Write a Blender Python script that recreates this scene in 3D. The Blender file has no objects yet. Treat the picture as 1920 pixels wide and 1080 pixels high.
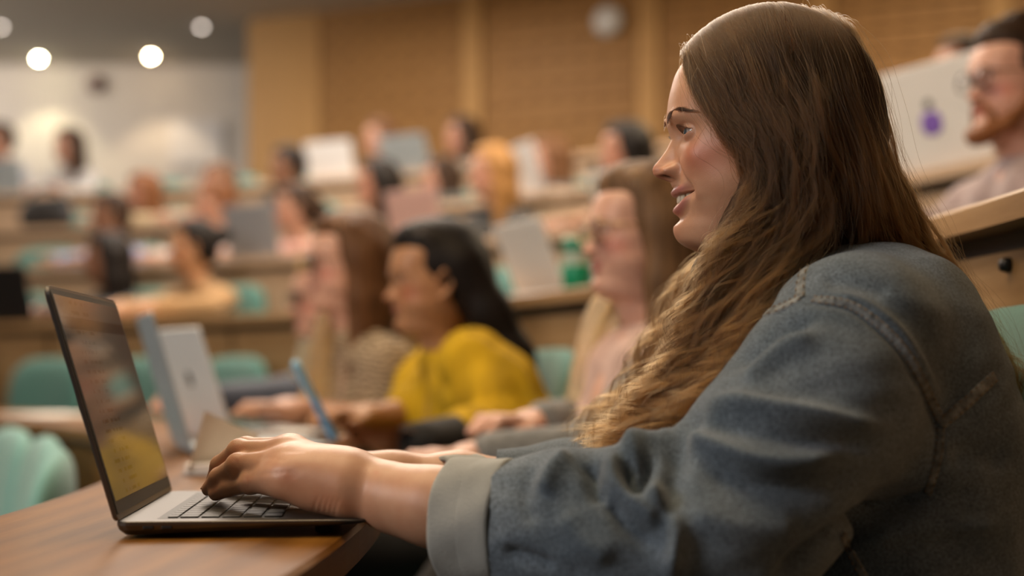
import bpy, math, random
import numpy as np
from mathutils import Vector, Matrix, Euler
from mathutils.bvhtree import BVHTree

random.seed(7)
rng = np.random.default_rng(11)
SC = bpy.context.scene
COL = SC.collection

# ------------------------------------------------------------------ camera
F, HOR, ZC = 2666.67, 690.0, 0.886      # focal length in px of a 1920 px frame, horizon row, camera height
cam_d = bpy.data.cameras.new('camera')
cam_d.lens = 50.0
cam_d.sensor_width = 36.0
cam_d.shift_y = (HOR - 540.0) / 1920.0
cam_d.clip_start = 0.05
cam_d.dof.use_dof = True
cam_d.dof.focus_distance = 1.325
cam_d.dof.aperture_fstop = 2.2
cam = bpy.data.objects.new('camera', cam_d)
COL.objects.link(cam)
cam.location = (0, 0, ZC)
cam.rotation_euler = (math.pi / 2, 0, 0)
SC.camera = cam

# ------------------------------------------------------------------ world, lights, exposure
w = bpy.data.worlds.new('world')
SC.world = w
w.use_nodes = True
w.node_tree.nodes['Background'].inputs[0].default_value = (1.0, 0.86, 0.70, 1)
w.node_tree.nodes['Background'].inputs[1].default_value = 0.07


def area(name, loc, target, size, power, col, size_y=None):
    d = bpy.data.lights.new(name, 'AREA')
    d.energy = power
    d.color = col
    d.shape = 'RECTANGLE'
    d.size = size
    d.size_y = size_y or size
    o = bpy.data.objects.new(name, d)
    COL.objects.link(o)
    o.location = loc
    o.rotation_euler = (Vector(target) - Vector(loc)).to_track_quat('-Z', 'Y').to_euler()
    return o


area('stage_light', (-4.2, -0.6, 3.0), (0.2, 1.4, 1.0), 1.8, 118, (1.0, 0.91, 0.86))
area('ceiling_light_front', (-1.0, 1.7, 3.6), (-0.9, 1.7, 0), 1.8, 74, (1.0, 0.73, 0.43))
area('ceiling_light_middle', (-0.6, 5.4, 3.62), (-0.6, 5.4, 0), 2.4, 190, (1.0, 0.83, 0.66))
area('ceiling_light_back', (-1.7, 8.4, 3.62), (-1.7, 8.4, 0), 2.6, 140, (1.0, 0.87, 0.76))
area('wall_fill_light', (-6.6, 10.6, 3.5), (-3.2, 13.3, 1.8), 2.2, 120, (1.0, 0.88, 0.78), 0.5)  # added fill out of view, there only to brighten the white wall
area('ceiling_light_side', (2.0, 7.0, 3.62), (2.0, 7.2, 0), 2.0, 110, (1.0, 0.78, 0.52))

SC.view_settings.view_transform = 'Standard'
SC.view_settings.look = 'None'
SC.view_settings.gamma = 1.0
SC.view_settings.use_curve_mapping = False
SC.view_settings.exposure = 0.0
SC.cycles.use_denoising = True


def P(px, py, Y):
    """point at depth Y on the ray through photo pixel (px, py)"""
    return Vector(((px - 960.0) / F * Y, Y, ZC + (HOR - py) / F * Y))


# ------------------------------------------------------------------ materials
MATS = {}


def nodes_of(m):
    m.use_nodes = True
    nt = m.node_tree
    return nt, nt.nodes, nt.links, nt.nodes['Principled BSDF']


def mat(name, col, rough=0.6, var=0.12, scale=18.0, bump=0.0, bscale=220.0, metal=0.0, sub=0.0, spec=0.5,
        coat=0.0, stretch=None, coords='Object', sheen=0.0):
    """noise-varied procedural material"""
    if name in MATS:
        return MATS[name]
    m = bpy.data.materials.new(name)
    nt, N, L, b = nodes_of(m)
    tc = N.new('ShaderNodeTexCoord')
    mp = N.new('ShaderNodeMapping')
    L.new(tc.outputs[coords], mp.inputs[0])
    if stretch:
        mp.inputs['Scale'].default_value = stretch
    nz = N.new('ShaderNodeTexNoise')
    nz.inputs['Scale'].default_value = scale
    nz.inputs['Detail'].default_value = 5
    L.new(mp.outputs[0], nz.inputs['Vector'])
    rp = N.new('ShaderNodeValToRGB')
    c = np.array(col[:3])
    rp.color_ramp.elements[0].position = 0.3
    rp.color_ramp.elements[1].position = 0.72
    rp.color_ramp.elements[0].color = (*(c * (1 - var)), 1)
    rp.color_ramp.elements[1].color = (*np.clip(c * (1 + var), 0, 1), 1)
    L.new(nz.outputs[0], rp.inputs[0])
    L.new(rp.outputs[0], b.inputs['Base Color'])
    b.inputs['Roughness'].default_value = rough
    b.inputs['Metallic'].default_value = metal
    b.inputs['Specular IOR Level'].default_value = spec
    b.inputs['Coat Weight'].default_value = coat
    b.inputs['Coat Roughness'].default_value = 0.12
    b.inputs['Sheen Weight'].default_value = sheen
    if sub:
        b.inputs['Subsurface Weight'].default_value = sub
        b.inputs['Subsurface Radius'].default_value = (0.010, 0.004, 0.002)
        b.inputs['Subsurface Scale'].default_value = 0.5
    if bump:
        n2 = N.new('ShaderNodeTexNoise')
        n2.inputs['Scale'].default_value = bscale
        n2.inputs['Detail'].default_value = 3
        L.new(mp.outputs[0], n2.inputs['Vector'])
        bp = N.new('ShaderNodeBump')
        bp.inputs['Strength'].default_value = bump
        bp.inputs['Distance'].default_value = 0.002
        L.new(n2.outputs[0], bp.inputs['Height'])
        L.new(bp.outputs[0], b.inputs['Normal'])
    MATS[name] = m
    return m


def wood(name, dark, light, rough=0.35, stretch=(1.2, 14.0, 14.0), coords='UV', coat=0.25, rings=True, spec=0.3):
    if name in MATS:
        return MATS[name]
    m = bpy.data.materials.new(name)
    nt, N, L, b = nodes_of(m)
    tc = N.new('ShaderNodeTexCoord')
    oi = N.new('ShaderNodeObjectInfo')
    add = N.new('ShaderNodeVectorMath')
    add.operation = 'ADD'
    mul = N.new('ShaderNodeMath')
    mul.operation = 'MULTIPLY'
    mul.inputs[1].default_value = 37.0
    L.new(oi.outputs['Random'], mul.inputs[0])
    L.new(tc.outputs[coords], add.inputs[0])
    L.new(mul.outputs[0], add.inputs[1])
    mp = N.new('ShaderNodeMapping')
    mp.inputs['Scale'].default_value = stretch
    L.new(add.outputs[0], mp.inputs[0])
    n1 = N.new('ShaderNodeTexNoise')
    n1.inputs['Scale'].default_value = 2.2
    n1.inputs['Detail'].default_value = 8
    n1.inputs['Distortion'].default_value = 0.8
    L.new(mp.outputs[0], n1.inputs['Vector'])
    wv = N.new('ShaderNodeTexWave')
    wv.wave_type = 'BANDS'
    wv.bands_direction = 'Y'
    wv.inputs['Scale'].default_value = 0.55
    wv.inputs['Distortion'].default_value = 7.0
    wv.inputs['Detail'].default_value = 3.0
    wv.inputs['Detail Scale'].default_value = 0.8
    L.new(mp.outputs[0], wv.inputs['Vector'])
    mx = N.new('ShaderNodeMix')
    mx.inputs[0].default_value = 0.22 if rings else 0.12
    L.new(n1.outputs[0], mx.inputs[2])
    L.new(wv.outputs['Fac'], mx.inputs[3])
    fine = N.new('ShaderNodeTexNoise')
    fine.inputs['Scale'].default_value = 16.0
    fine.inputs['Detail'].default_value = 4
    L.new(mp.outputs[0], fine.inputs['Vector'])
    mx2 = N.new('ShaderNodeMix')
    mx2.inputs[0].default_value = 0.25
    L.new(mx.outputs[0], mx2.inputs[2])
    L.new(fine.outputs[0], mx2.inputs[3])
    rp = N.new('ShaderNodeValToRGB')
    rp.color_ramp.elements[0].position = 0.28
    rp.color_ramp.elements[1].position = 0.72
    rp.color_ramp.elements[0].color = (*dark, 1)
    rp.color_ramp.elements[1].color = (*light, 1)
    L.new(mx2.outputs[0], rp.inputs[0])
    L.new(rp.outputs[0], b.inputs['Base Color'])
    b.inputs['Roughness'].default_value = rough
    b.inputs['Coat Weight'].default_value = coat
    b.inputs['Specular IOR Level'].default_value = spec
    b.inputs['Coat Roughness'].default_value = 0.18
    bp = N.new('ShaderNodeBump')
    bp.inputs['Strength'].default_value = 0.15
    bp.inputs['Distance'].default_value = 0.001
    L.new(fine.outputs[0], bp.inputs['Height'])
    L.new(bp.outputs[0], b.inputs['Normal'])
    MATS[name] = m
    return m


def skin_mat(name, col, lip, sub=0.12, rough=0.42):
    """skin whose lips / flush come from the vertex attribute 'tint' (r = lips, g = flush, b = dark)"""
    if name in MATS:
        return MATS[name]
    m = bpy.data.materials.new(name)
    nt, N, L, b = nodes_of(m)
    at = N.new('ShaderNodeAttribute')
    at.attribute_name = 'tint'
    sp = N.new('ShaderNodeSeparateColor')
    L.new(at.outputs['Color'], sp.inputs[0])
    tc = N.new('ShaderNodeTexCoord')
    nz = N.new('ShaderNodeTexNoise')
    nz.inputs['Scale'].default_value = 60
    nz.inputs['Detail'].default_value = 6
    L.new(tc.outputs['Object'], nz.inputs['Vector'])
    c = np.array(col)
    rp = N.new('ShaderNodeValToRGB')
    rp.color_ramp.elements[0].position = 0.3
    rp.color_ramp.elements[1].position = 0.75
    rp.color_ramp.elements[0].color = (*(c * np.array([0.93, 0.86, 0.84])), 1)
    rp.color_ramp.elements[1].color = (*np.clip(c * 1.05, 0, 1), 1)
    L.new(nz.outputs[0], rp.inputs[0])

    def mixin(a, fac, colr):
        x = N.new('ShaderNodeMix')
        x.data_type = 'RGBA'
        L.new(fac, x.inputs[0])
        L.new(a, x.inputs[6])
        x.inputs[7].default_value = (*colr, 1)
        return x.outputs[2]
    o = mixin(rp.outputs[0], sp.outputs[1], c * np.array([0.92, 0.54, 0.50]))
    o = mixin(o, sp.outputs[0], lip)
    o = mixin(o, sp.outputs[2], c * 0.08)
    L.new(o, b.inputs['Base Color'])
    b.inputs['Roughness'].default_value = rough
    b.inputs['Specular IOR Level'].default_value = 0.45
    b.inputs['Subsurface Weight'].default_value = sub
    b.inputs['Subsurface Radius'].default_value = (0.010, 0.0035, 0.002)
    b.inputs['Subsurface Scale'].default_value = 0.5
    n2 = N.new('ShaderNodeTexNoise')
    n2.inputs['Scale'].default_value = 1300
    n2.inputs['Detail'].default_value = 2
    L.new(tc.outputs['Object'], n2.inputs['Vector'])
    bp = N.new('ShaderNodeBump')
    bp.inputs['Strength'].default_value = 0.28
    bp.inputs['Distance'].default_value = 0.0006
    L.new(n2.outputs[0], bp.inputs['Height'])
    L.new(bp.outputs[0], b.inputs['Normal'])
    MATS[name] = m
    return m


def hair_mat(name, root, tip, rough=0.32):
    """strand material; colour runs from root to dyed tip"""
    if name in MATS:
        return MATS[name]
    m = bpy.data.materials.new(name)
    m.use_nodes = True
    nt = m.node_tree
    N, L = nt.nodes, nt.links
    N.remove(N['Principled BSDF'])
    h = N.new('ShaderNodeBsdfHairPrincipled')
    h.parametrization = 'COLOR'
    hi = N.new('ShaderNodeHairInfo')
    rp = N.new('ShaderNodeValToRGB')
    rp.color_ramp.elements[0].position = 0.15
    rp.color_ramp.elements[1].position = 0.95
    rp.color_ramp.elements[0].color = (*root, 1)
    rp.color_ramp.elements[1].color = (*tip, 1)
    L.new(hi.outputs['Intercept'], rp.inputs[0])
    hs = N.new('ShaderNodeHueSaturation')
    mr = N.new('ShaderNodeMapRange')
    mr.inputs[3].default_value = 0.45
    mr.inputs[4].default_value = 1.6
    sa = N.new('ShaderNodeAttribute')
    sa.attribute_name = 'shade'
    L.new(sa.outputs['Fac'], mr.inputs[0])
    L.new(mr.outputs[0], hs.inputs['Value'])
    L.new(rp.outputs[0], hs.inputs['Color'])
    L.new(hs.outputs[0], h.inputs['Color'])
    h.inputs['Roughness'].default_value = rough
    h.inputs['Radial Roughness'].default_value = 0.35
    h.inputs['Random Roughness'].default_value = 0.2
    h.inputs['IOR'].default_value = 1.42
    L.new(h.outputs[0], N['Material Output'].inputs[0])
    MATS[name] = m
    return m


def emis(name, col, strength):
    if name in MATS:
        return MATS[name]
    m = bpy.data.materials.new(name)
    nt, N, L, b = nodes_of(m)
    b.inputs['Base Color'].default_value = (*col, 1)
    b.inputs['Emission Color'].default_value = (*col, 1)
    b.inputs['Emission Strength'].default_value = strength
    MATS[name] = m
    return m


# ------------------------------------------------------------------ object helpers
def link(name, data, parent=None):
    o = bpy.data.objects.new(name, data)
    COL.objects.link(o)
    if parent is not None:
        o.parent = parent
    return o


def empty(name, loc=(0, 0, 0), rz=0.0, parent=None):
    o = link(name, None, parent)
    o.empty_display_size = 0.05
    o.location = loc
    o.rotation_euler = (0, 0, rz)
    return o


def tag(o, label=None, cat=None, group=None, kind=None):
    if label:
        o['label'] = label
    if cat:
        o['category'] = cat
    if group:
        o['group'] = group
    if kind:
        o['kind'] = kind
    return o


def me_np(name, V, faces, m=None, smooth=True):
    me = bpy.data.meshes.new(name)
    V = np.asarray(V, dtype=np.float32)
    if isinstance(faces, np.ndarray):
        nf, k = faces.shape
        me.vertices.add(len(V))
        me.vertices.foreach_set('co', V.ravel())
        me.loops.add(nf * k)
        me.loops.foreach_set('vertex_index', faces.astype(np.int32).ravel())
        me.polygons.add(nf)
        me.polygons.foreach_set('loop_start', np.arange(0, nf * k, k, dtype=np.int32))
        me.update(calc_edges=True)
        me.validate()
    else:
        me.from_pydata([tuple(map(float, v)) for v in V], [], faces)
        me.update()
    if smooth:
        me.polygons.foreach_set('use_smooth', np.ones(len(me.polygons), dtype=bool))
    if m:
        me.materials.append(m)
    return me


def mesh_obj(name, V, faces, m, parent=None, smooth=True):
    return link(name, me_np(name, V, faces, m, smooth), parent)


def join_np(parts):
    """parts: list of (V, Q) with quads -> one (V, Q)"""
    Vs, Qs, n = [], [], 0
    for V, Q in parts:
        Vs.append(np.asarray(V, dtype=np.float32))
        Qs.append(np.asarray(Q) + n)
        n += len(V)
    return np.concatenate(Vs), np.concatenate(Qs)


def set_tint(me, tint):
    a = me.color_attributes.new('tint', 'FLOAT_COLOR', 'POINT')
    t = np.zeros((len(me.vertices), 4), dtype=np.float32)
    t[:, 3] = 1
    t[:len(tint), :3] = tint
    a.data.foreach_set('color', t.ravel())


def rbox(sx, sy, sz, r=0.01, seg=3):
    """rounded box centred on the origin -> verts, faces"""
    import bmesh
    bm = bmesh.new()
    bmesh.ops.create_cube(bm, size=1.0)
    for v in bm.verts:
        v.co.x *= sx
        v.co.y *= sy
        v.co.z *= sz
    if r > 0:
        bmesh.ops.bevel(bm, geom=bm.edges[:], offset=min(r, 0.49 * min(sx, sy, sz)), segments=seg, affect='EDGES', profile=0.5)
    V = [v.co.copy() for v in bm.verts]
    bm.verts.index_update()
    Fc = [[v.index for v in f.verts] for f in bm.faces]
    bm.free()
    return V, Fc


def box_obj(name, size, loc, m, parent=None, r=0.004, seg=2, rot=(0, 0, 0), smooth=False):
    V, Fc = rbox(*size, r, seg)
    o = mesh_obj(name, [tuple(v) for v in V], Fc, m, parent, smooth)
    o.location = loc
    o.rotation_euler = rot
    return o


def lathe(prof, n=24):
    """prof: list of (r, z) -> verts, faces (closed at the ends when r = 0)"""
    V, Fc = [], []
    for r, z in prof:
        for i in range(n):
            a = 2 * math.pi * i / n
            V.append((r * math.cos(a), r * math.sin(a), z))
    for j in range(len(prof) - 1):
        for i in range(n):
            k = (i + 1) % n
            Fc.append((j * n + i, j * n + k, (j + 1) * n + k, (j + 1) * n + i))
    Fc.append(tuple(range(n - 1, -1, -1)))
    Fc.append(tuple(range((len(prof) - 1) * n, len(prof) * n)))
    return V, Fc


def lathe_obj(name, prof, m, parent=None, loc=(0, 0, 0), n=24, rot=(0, 0, 0), smooth=True):
    V, Fc = lathe(prof, n)
    o = mesh_obj(name, V, Fc, m, parent, smooth)
    o.location = loc
    o.rotation_euler = rot
    return o


def tube(path, radii, n=10):
    """swept tube along a path -> V, F (open quads + end caps as ngons)"""
    path = [Vector(p) for p in path]
    V, Fc = [], []
    up = Vector((0.13, 0.2, 1)).normalized()
    for i, p in enumerate(path):
        t = (path[min(i + 1, len(path) - 1)] - path[max(i - 1, 0)]).normalized()
        a = t.cross(up).normalized()
        b = t.cross(a)
        r = radii[i] if hasattr(radii, '__len__') else radii
        for k in range(n):
            an = 2 * math.pi * k / n
            V.append(tuple(p + a * (r * math.cos(an)) + b * (r * math.sin(an))))
    for i in range(len(path) - 1):
        for k in range(n):
            k2 = (k + 1) % n
            Fc.append((i * n + k, i * n + k2, (i + 1) * n + k2, (i + 1) * n + k))
    Fc.append(tuple(range(n - 1, -1, -1)))
    Fc.append(tuple(range((len(path) - 1) * n, len(path) * n)))
    return V, Fc


def tube_obj(name, path, radii, m, parent=None, n=10):
    V, Fc = tube(path, radii, n)
    return mesh_obj(name, V, Fc, m, parent)


# ------------------------------------------------------------------ solid modelling: distance field -> surface nets
class Field:
    def __init__(s, lo, hi, h):
        s.lo = np.array(lo, dtype=np.float64)
        s.h = h
        s.n = np.ceil((np.array(hi) - s.lo) / h).astype(int) + 1
        s.D = np.full(tuple(s.n), 0.5, dtype=np.float32)

    def _box(s, lo, hi):
        i0 = np.clip(np.floor((np.array(lo) - s.lo) / s.h).astype(int), 0, s.n - 1)
        i1 = np.clip(np.ceil((np.array(hi) - s.lo) / s.h).astype(int) + 1, 1, s.n)
        sl = tuple(slice(a, b) for a, b in zip(i0, i1))
        ax = [(s.lo[k] + s.h * np.arange(i0[k], i1[k])).astype(np.float32) for k in range(3)]
        X, Y, Z = np.meshgrid(*ax, indexing='ij', sparse=True)
        return sl, X, Y, Z

    def _put(s, sl, d, k, cut=False):
        D = s.D[sl]
        if cut:
            d = -d
            hh = np.maximum(k - np.abs(D - d), 0) / k
            s.D[sl] = np.maximum(D, d) + hh * hh * k * 0.25
        else:
            hh = np.maximum(k - np.abs(D - d), 0) / k
            s.D[sl] = np.minimum(D, d) - hh * hh * k * 0.25

    def cone(s, a, b, ra, rb, k=0.02, cut=False, flat=None):
        a = np.array(a, dtype=np.float32)
        b = np.array(b, dtype=np.float32)
        R = max(ra, rb) + k + 2 * s.h
        sl, X, Y, Z = s._box(np.minimum(a, b) - R, np.maximum(a, b) + R)
        ab = b - a
        L2 = max(float(ab @ ab), 1e-9)
        px, py, pz = X - a[0], Y - a[1], Z - a[2]
        t = np.clip((px * ab[0] + py * ab[1] + pz * ab[2]) / L2, 0, 1)
        d = np.sqrt((px - t * ab[0]) ** 2 + (py - t * ab[1]) ** 2 + (pz - t * ab[2]) ** 2) - (ra + (rb - ra) * t)
        s._put(sl, d, k, cut)

    def chain(s, pts, radii, k=0.02):
        for i in range(len(pts) - 1):
            s.cone(pts[i], pts[i + 1], radii[i], radii[i + 1], k)

    def ell(s, c, r, k=0.02, cut=False):
        c = np.array(c, dtype=np.float32)
        r = np.array(r, dtype=np.float32)
        R = r.max() + k + 2 * s.h
        sl, X, Y, Z = s._box(c - R, c + R)
        q = np.sqrt(((X - c[0]) / r[0]) ** 2 + ((Y - c[1]) / r[1]) ** 2 + ((Z - c[2]) / r[2]) ** 2)
        s._put(sl, (q - 1) * r.min(), k, cut)

    def mesh(s, smooth=2):
        D = s.D
        n = np.array(D.shape) - 1
        S = D < 0
        cnt = np.zeros(tuple(n), dtype=np.int8)
        for i in (0, 1):
            for j in (0, 1):
                for k in (0, 1):
                    cnt += S[i:n[0] + i, j:n[1] + j, k:n[2] + k]
        act = np.argwhere((cnt > 0) & (cnt < 8))
        idx = np.full(tuple(n), -1, dtype=np.int64)
        idx[tuple(act.T)] = np.arange(len(act))
        pos = np.zeros((len(act), 3))
        num = np.zeros(len(act))
        corners = [(i, j, k) for i in (0, 1) for j in (0, 1) for k in (0, 1)]
        val = {c: D[act[:, 0] + c[0], act[:, 1] + c[1], act[:, 2] + c[2]].astype(np.float64) for c in corners}
        for c in corners:
            for ax in range(3):
                if c[ax] == 0:
                    e = list(c)
                    e[ax] = 1
                    e = tuple(e)
                    va, vb = val[c], val[e]
                    x = (va < 0) != (vb < 0)
                    t = np.where(x, va / np.where(x, va - vb, 1), 0)
                    p = np.array(c, dtype=np.float64)[None].repeat(len(act), 0)
                    p[:, ax] += t
                    pos[x] += p[x]
                    num += x
        V = s.lo + s.h * (act + pos / np.maximum(num, 1)[:, None])
        Q = []
        for ax in range(3):
            o = [k for k in range(3) if k != ax]
            A = np.moveaxis(S, ax, 0)
            x = np.argwhere(A[:-1] != A[1:])
            x = x[(x[:, 1] > 0) & (x[:, 2] > 0) & (x[:, 1] < A.shape[1] - 1) & (x[:, 2] < A.shape[2] - 1)]
            ins = A[x[:, 0], x[:, 1], x[:, 2]]
            I = np.moveaxis(idx, ax, 0)
            a, b, c = x[:, 0], x[:, 1], x[:, 2]
            q = np.stack([I[a, b - 1, c - 1], I[a, b, c - 1], I[a, b, c], I[a, b - 1, c]], 1)
            flip = ins if ax != 1 else ~ins
            q[~flip] = q[~flip][:, ::-1]
            Q.append(q)
        Q = np.concatenate(Q)
        Q = Q[(Q >= 0).all(1)]
        for _ in range(smooth):
            V = laplace(V, Q, 0.5)
        return V, Q


def laplace(V, Q, f=0.5):
    n = len(V)
    e0 = np.concatenate([Q[:, i] for i in range(4)])
    e1 = np.concatenate([Q[:, (i + 1) % 4] for i in range(4)])
    cnt = np.bincount(e0, minlength=n) + np.bincount(e1, minlength=n)
    out = np.empty_like(V)
    for k in range(3):
        sm = np.bincount(e0, weights=V[e1, k], minlength=n) + np.bincount(e1, weights=V[e0, k], minlength=n)
        out[:, k] = V[:, k] * (1 - f) + f * sm / np.maximum(cnt, 1)
    return out


def vnormals(V, Q):
    d1 = V[Q[:, 2]] - V[Q[:, 0]]
    d2 = V[Q[:, 3]] - V[Q[:, 1]]
    fn = np.cross(d1, d2)
    N = np.zeros_like(V)
    for k in range(3):
        for c in range(4):
            N[:, k] += np.bincount(Q[:, c], weights=fn[:, k], minlength=len(V))
    return N / np.maximum(np.linalg.norm(N, axis=1), 1e-12)[:, None]


def resample(pts, m):
    """smooth (Catmull-Rom) resampling of control points to m points, evenly by length"""
    p = np.asarray(pts, dtype=np.float64)
    q = np.concatenate([[2 * p[0] - p[1]], p, [2 * p[-1] - p[-2]]])
    out = []
    for i in range(1, len(q) - 2):
        t = np.linspace(0, 1, 12, endpoint=False)[:, None]
        a, b, c, d = q[i - 1], q[i], q[i + 1], q[i + 2]
        out.append(0.5 * (2 * b + (c - a) * t + (2 * a - 5 * b + 4 * c - d) * t * t + (3 * b - a - 3 * c + d) * t ** 3))
    out.append(p[-1:])
    o = np.concatenate(out)
    L = np.concatenate([[0], np.cumsum(np.linalg.norm(np.diff(o, axis=0), axis=1))])
    s = np.linspace(0, L[-1], m)
    return np.stack([np.interp(s, L, o[:, k]) for k in range(o.shape[1])], 1)


def strands_obj(name, pts, r0, r1, m, parent=None, shade=None):
    """pts (N, M, 3) -> hair curves object"""
    N, M = pts.shape[:2]
    c = bpy.data.hair_curves.new(name)
    c.add_curves([M] * N)
    c.attributes['position'].data.foreach_set('vector', np.ascontiguousarray(pts, dtype=np.float32).ravel())
    a = c.attributes.get('radius') or c.attributes.new('radius', 'FLOAT', 'POINT')
    r = np.tile(np.linspace(r0, r1, M), N).astype(np.float32)
    a.data.foreach_set('value', r)
    s = c.attributes.new('shade', 'FLOAT', 'CURVE')
    sv = np.random.default_rng(N).uniform(0, 1, N) if shade is None else shade
    s.data.foreach_set('value', np.asarray(sv, dtype=np.float32))
    c.materials.append(m)
    return link(name, c, parent)


def smooth_noise(n, m, rs, knots=6):
    """n smooth random 1-d curves of m samples, values about -1..1"""
    k = rs.normal(size=(n, knots))
    x = np.linspace(0, knots - 1.001, m)
    i = x.astype(int)
    t = x - i
    t = t * t * (3 - 2 * t)
    return k[:, i] * (1 - t) + k[:, np.minimum(i + 1, knots - 1)] * t


def make_strands(G, N, seed, thick, wave, lam, clumps, clump_pull, frizz, inward, s_range=None, knots=9, jit=.16, trim=.16):
    """G (g, M, 3) guide sheet -> N strands. thick / wave: arrays over M (metres). inward: (g, M, 3) unit vectors into the mass"""
    rs = np.random.default_rng(seed)
    g, M, _ = G.shape
    lo, hi = s_range or (0, g - 1.001)
    cs = rs.uniform(lo, hi, clumps)
    ct = rs.uniform(0, 1, clumps) ** 0.8

    def at(s, t):
        i = np.minimum(s.astype(int), g - 2)
        f = (s - i)[:, None, None]
        p = G[i] * (1 - f) + G[i + 1] * f
        v = inward[i] * (1 - f) + inward[i + 1] * f
        return p + v * (t[:, None] * thick[None])[..., None], v
    own = rs.integers(0, clumps, N)
    s = np.clip(cs[own] + rs.normal(0, jit, N), lo, hi)
    t = np.clip(ct[own] + rs.normal(0, 0.16, N), -0.08, 1)
    A, va = at(s, t)
    C, vc = at(cs, ct)
    tan = np.gradient(C, axis=1)
    tan /= np.linalg.norm(tan, axis=2, keepdims=True)
    bi = np.cross(tan, vc)
    L = np.cumsum(np.linalg.norm(np.diff(C, axis=1, prepend=C[:, :1]), axis=2), axis=1)
    ph = (2.0 * np.sin(1.3 * cs) + 1.1 * cs + rs.normal(0, .55, clumps))[:, None]
    lm = lam * rs.uniform(0.88, 1.14, clumps)[:, None]
    am = rs.uniform(0.45, 1.3, clumps)[:, None] * wave[None]
    wv = bi * (am * np.sin(2 * math.pi * L / lm + ph))[..., None] + vc * (am * 0.4 * np.cos(2 * math.pi * L / lm + ph))[..., None]
    x = np.linspace(0, 1, M)
    global LAST_SHADE
    LAST_SHADE = np.clip(rs.uniform(0, 1, clumps)[own] * .65 + rs.uniform(0, .35, N), 0, 1)
    pull = (clump_pull * np.clip((x + 0.02) / 0.4, 0, 1))[None, :, None]
    out = A * (1 - pull) + C[own] * pull + wv[own]
    fz = np.stack([smooth_noise(N, M, rs, knots) for _ in range(3)], 2)
    out = out + fz * (frizz * rs.gamma(1.2, 0.8, N))[:, None, None] * np.clip(x * 4, 0, 1)[None, :, None]
    # uneven strand lengths
    fl_ = 1 - trim * rs.uniform(0, 1, N) ** 1.5
    ii = x[None] * fl_[:, None] * (M - 1)
    i0 = np.minimum(ii.astype(int), M - 2)
    ft = (ii - i0)[..., None]
    rw = np.arange(N)[:, None]
    return out[rw, i0] * (1 - ft) + out[rw, i0 + 1] * ft

# ------------------------------------------------------------------ heads
# rows of a head: front midline (u, z), back midline (u, z), half width, roundness of the front
HEAD_ROWS = np.array([
    [0.000, 0.1040, -0.006, 0.1040, 0.0010, 2.0],
    [0.030, 0.1005, -0.045, 0.1000, 0.0350, 2.0],
    [0.055, 0.0900, -0.075, 0.0880, 0.0540, 2.1],
    [0.0725, 0.0740, -0.092, 0.0690, 0.0660, 2.2],
    [0.0850, 0.0570, -0.098, 0.0500, 0.0725, 2.3],
    [0.0905, 0.0406, -0.101, 0.0330, 0.0745, 2.35],
    [0.0935, 0.0250, -0.102, 0.0160, 0.0750, 2.35],
    [0.0942, 0.0100, -0.1015, 0.000, 0.0748, 2.3],
    [0.0918, -0.005, -0.100, -0.015, 0.0740, 2.3],
    [0.0885, -0.020, -0.097, -0.030, 0.0730, 2.25],
    [0.0865, -0.035, -0.092, -0.045, 0.0720, 2.2],
    [0.0868, -0.048, -0.086, -0.058, 0.0705, 2.1],
    [0.0872, -0.060, -0.080, -0.070, 0.0680, 2.0],
    [0.0860, -0.072, -0.075, -0.082, 0.0650, 1.95],
    [0.0850, -0.084, -0.071, -0.094, 0.0620, 1.9],
    [0.0872, -0.095, -0.068, -0.106, 0.0585, 1.85],
    [0.0838, -0.106, -0.066, -0.117, 0.0560, 1.85],
    [0.0729, -0.113, -0.065, -0.126, 0.0545, 1.9],
    [0.0570, -0.1175, -0.065, -0.134, 0.0540, 2.0],
    [0.0440, -0.126, -0.065, -0.142, 0.0540, 2.0],
    [0.0345, -0.145, -0.070, -0.155, 0.0550, 2.0],
    [0.0230, -0.170, -0.084, -0.178, 0.0560, 2.0],
    [0.0000, -0.205, -0.105, -0.212, 0.0600, 2.0]])
NOSE = np.array([[0.004, 0.0945], [-0.0005, 0.0932], [-0.0092, 0.0910], [-0.019, 0.0955], [-0.0272, 0.1017], [-0.0339, 0.1072],
                 [-0.038, 0.1089], [-0.0425, 0.1078], [-0.0457, 0.1035], [-0.0478, 0.0965], [-0.0500, 0.0915], [-0.054, 0.0895]])[::-1]
EYE = (0.0700, 0.0315, -0.0068)


def cat_interp(T, x):
    i = np.clip(np.floor(x).astype(int), 0, len(T) - 2)
    t = (x - i)[:, None]
    a = T[np.maximum(i - 1, 0)]
    b, c = T[i], T[i + 1]
    d = T[np.minimum(i + 2, len(T) - 1)]
    return 0.5 * (2 * b + (c - a) * t + (2 * a - 5 * b + 4 * c - d) * t * t + (3 * b - a - 3 * c + d) * t ** 3)


def smax(a, b, k):
    h = np.maximum(k - np.abs(a - b), 0) / k
    return np.maximum(a, b) + h * h * k * 0.25


def seg_dist(Pn, poly):
    """distance of points (n, d) to a polyline and the position 0..1 along it"""
    best = np.full(len(Pn), 1e9)
    along = np.zeros(len(Pn))
    poly = np.asarray(poly, dtype=np.float64)
    L = np.concatenate([[0], np.cumsum(np.linalg.norm(np.diff(poly, axis=0), axis=1))])
    for i in range(len(poly) - 1):
        a, b = poly[i], poly[i + 1]
        ab = b - a
        t = np.clip(((Pn - a) @ ab) / max(ab @ ab, 1e-12), 0, 1)
        d = np.linalg.norm(Pn - a - t[:, None] * ab, axis=1)
        m = d < best
        best[m] = d[m]
        along[m] = ((L[i] + t * np.linalg.norm(ab)) / L[-1])[m]
    return best, along


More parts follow.
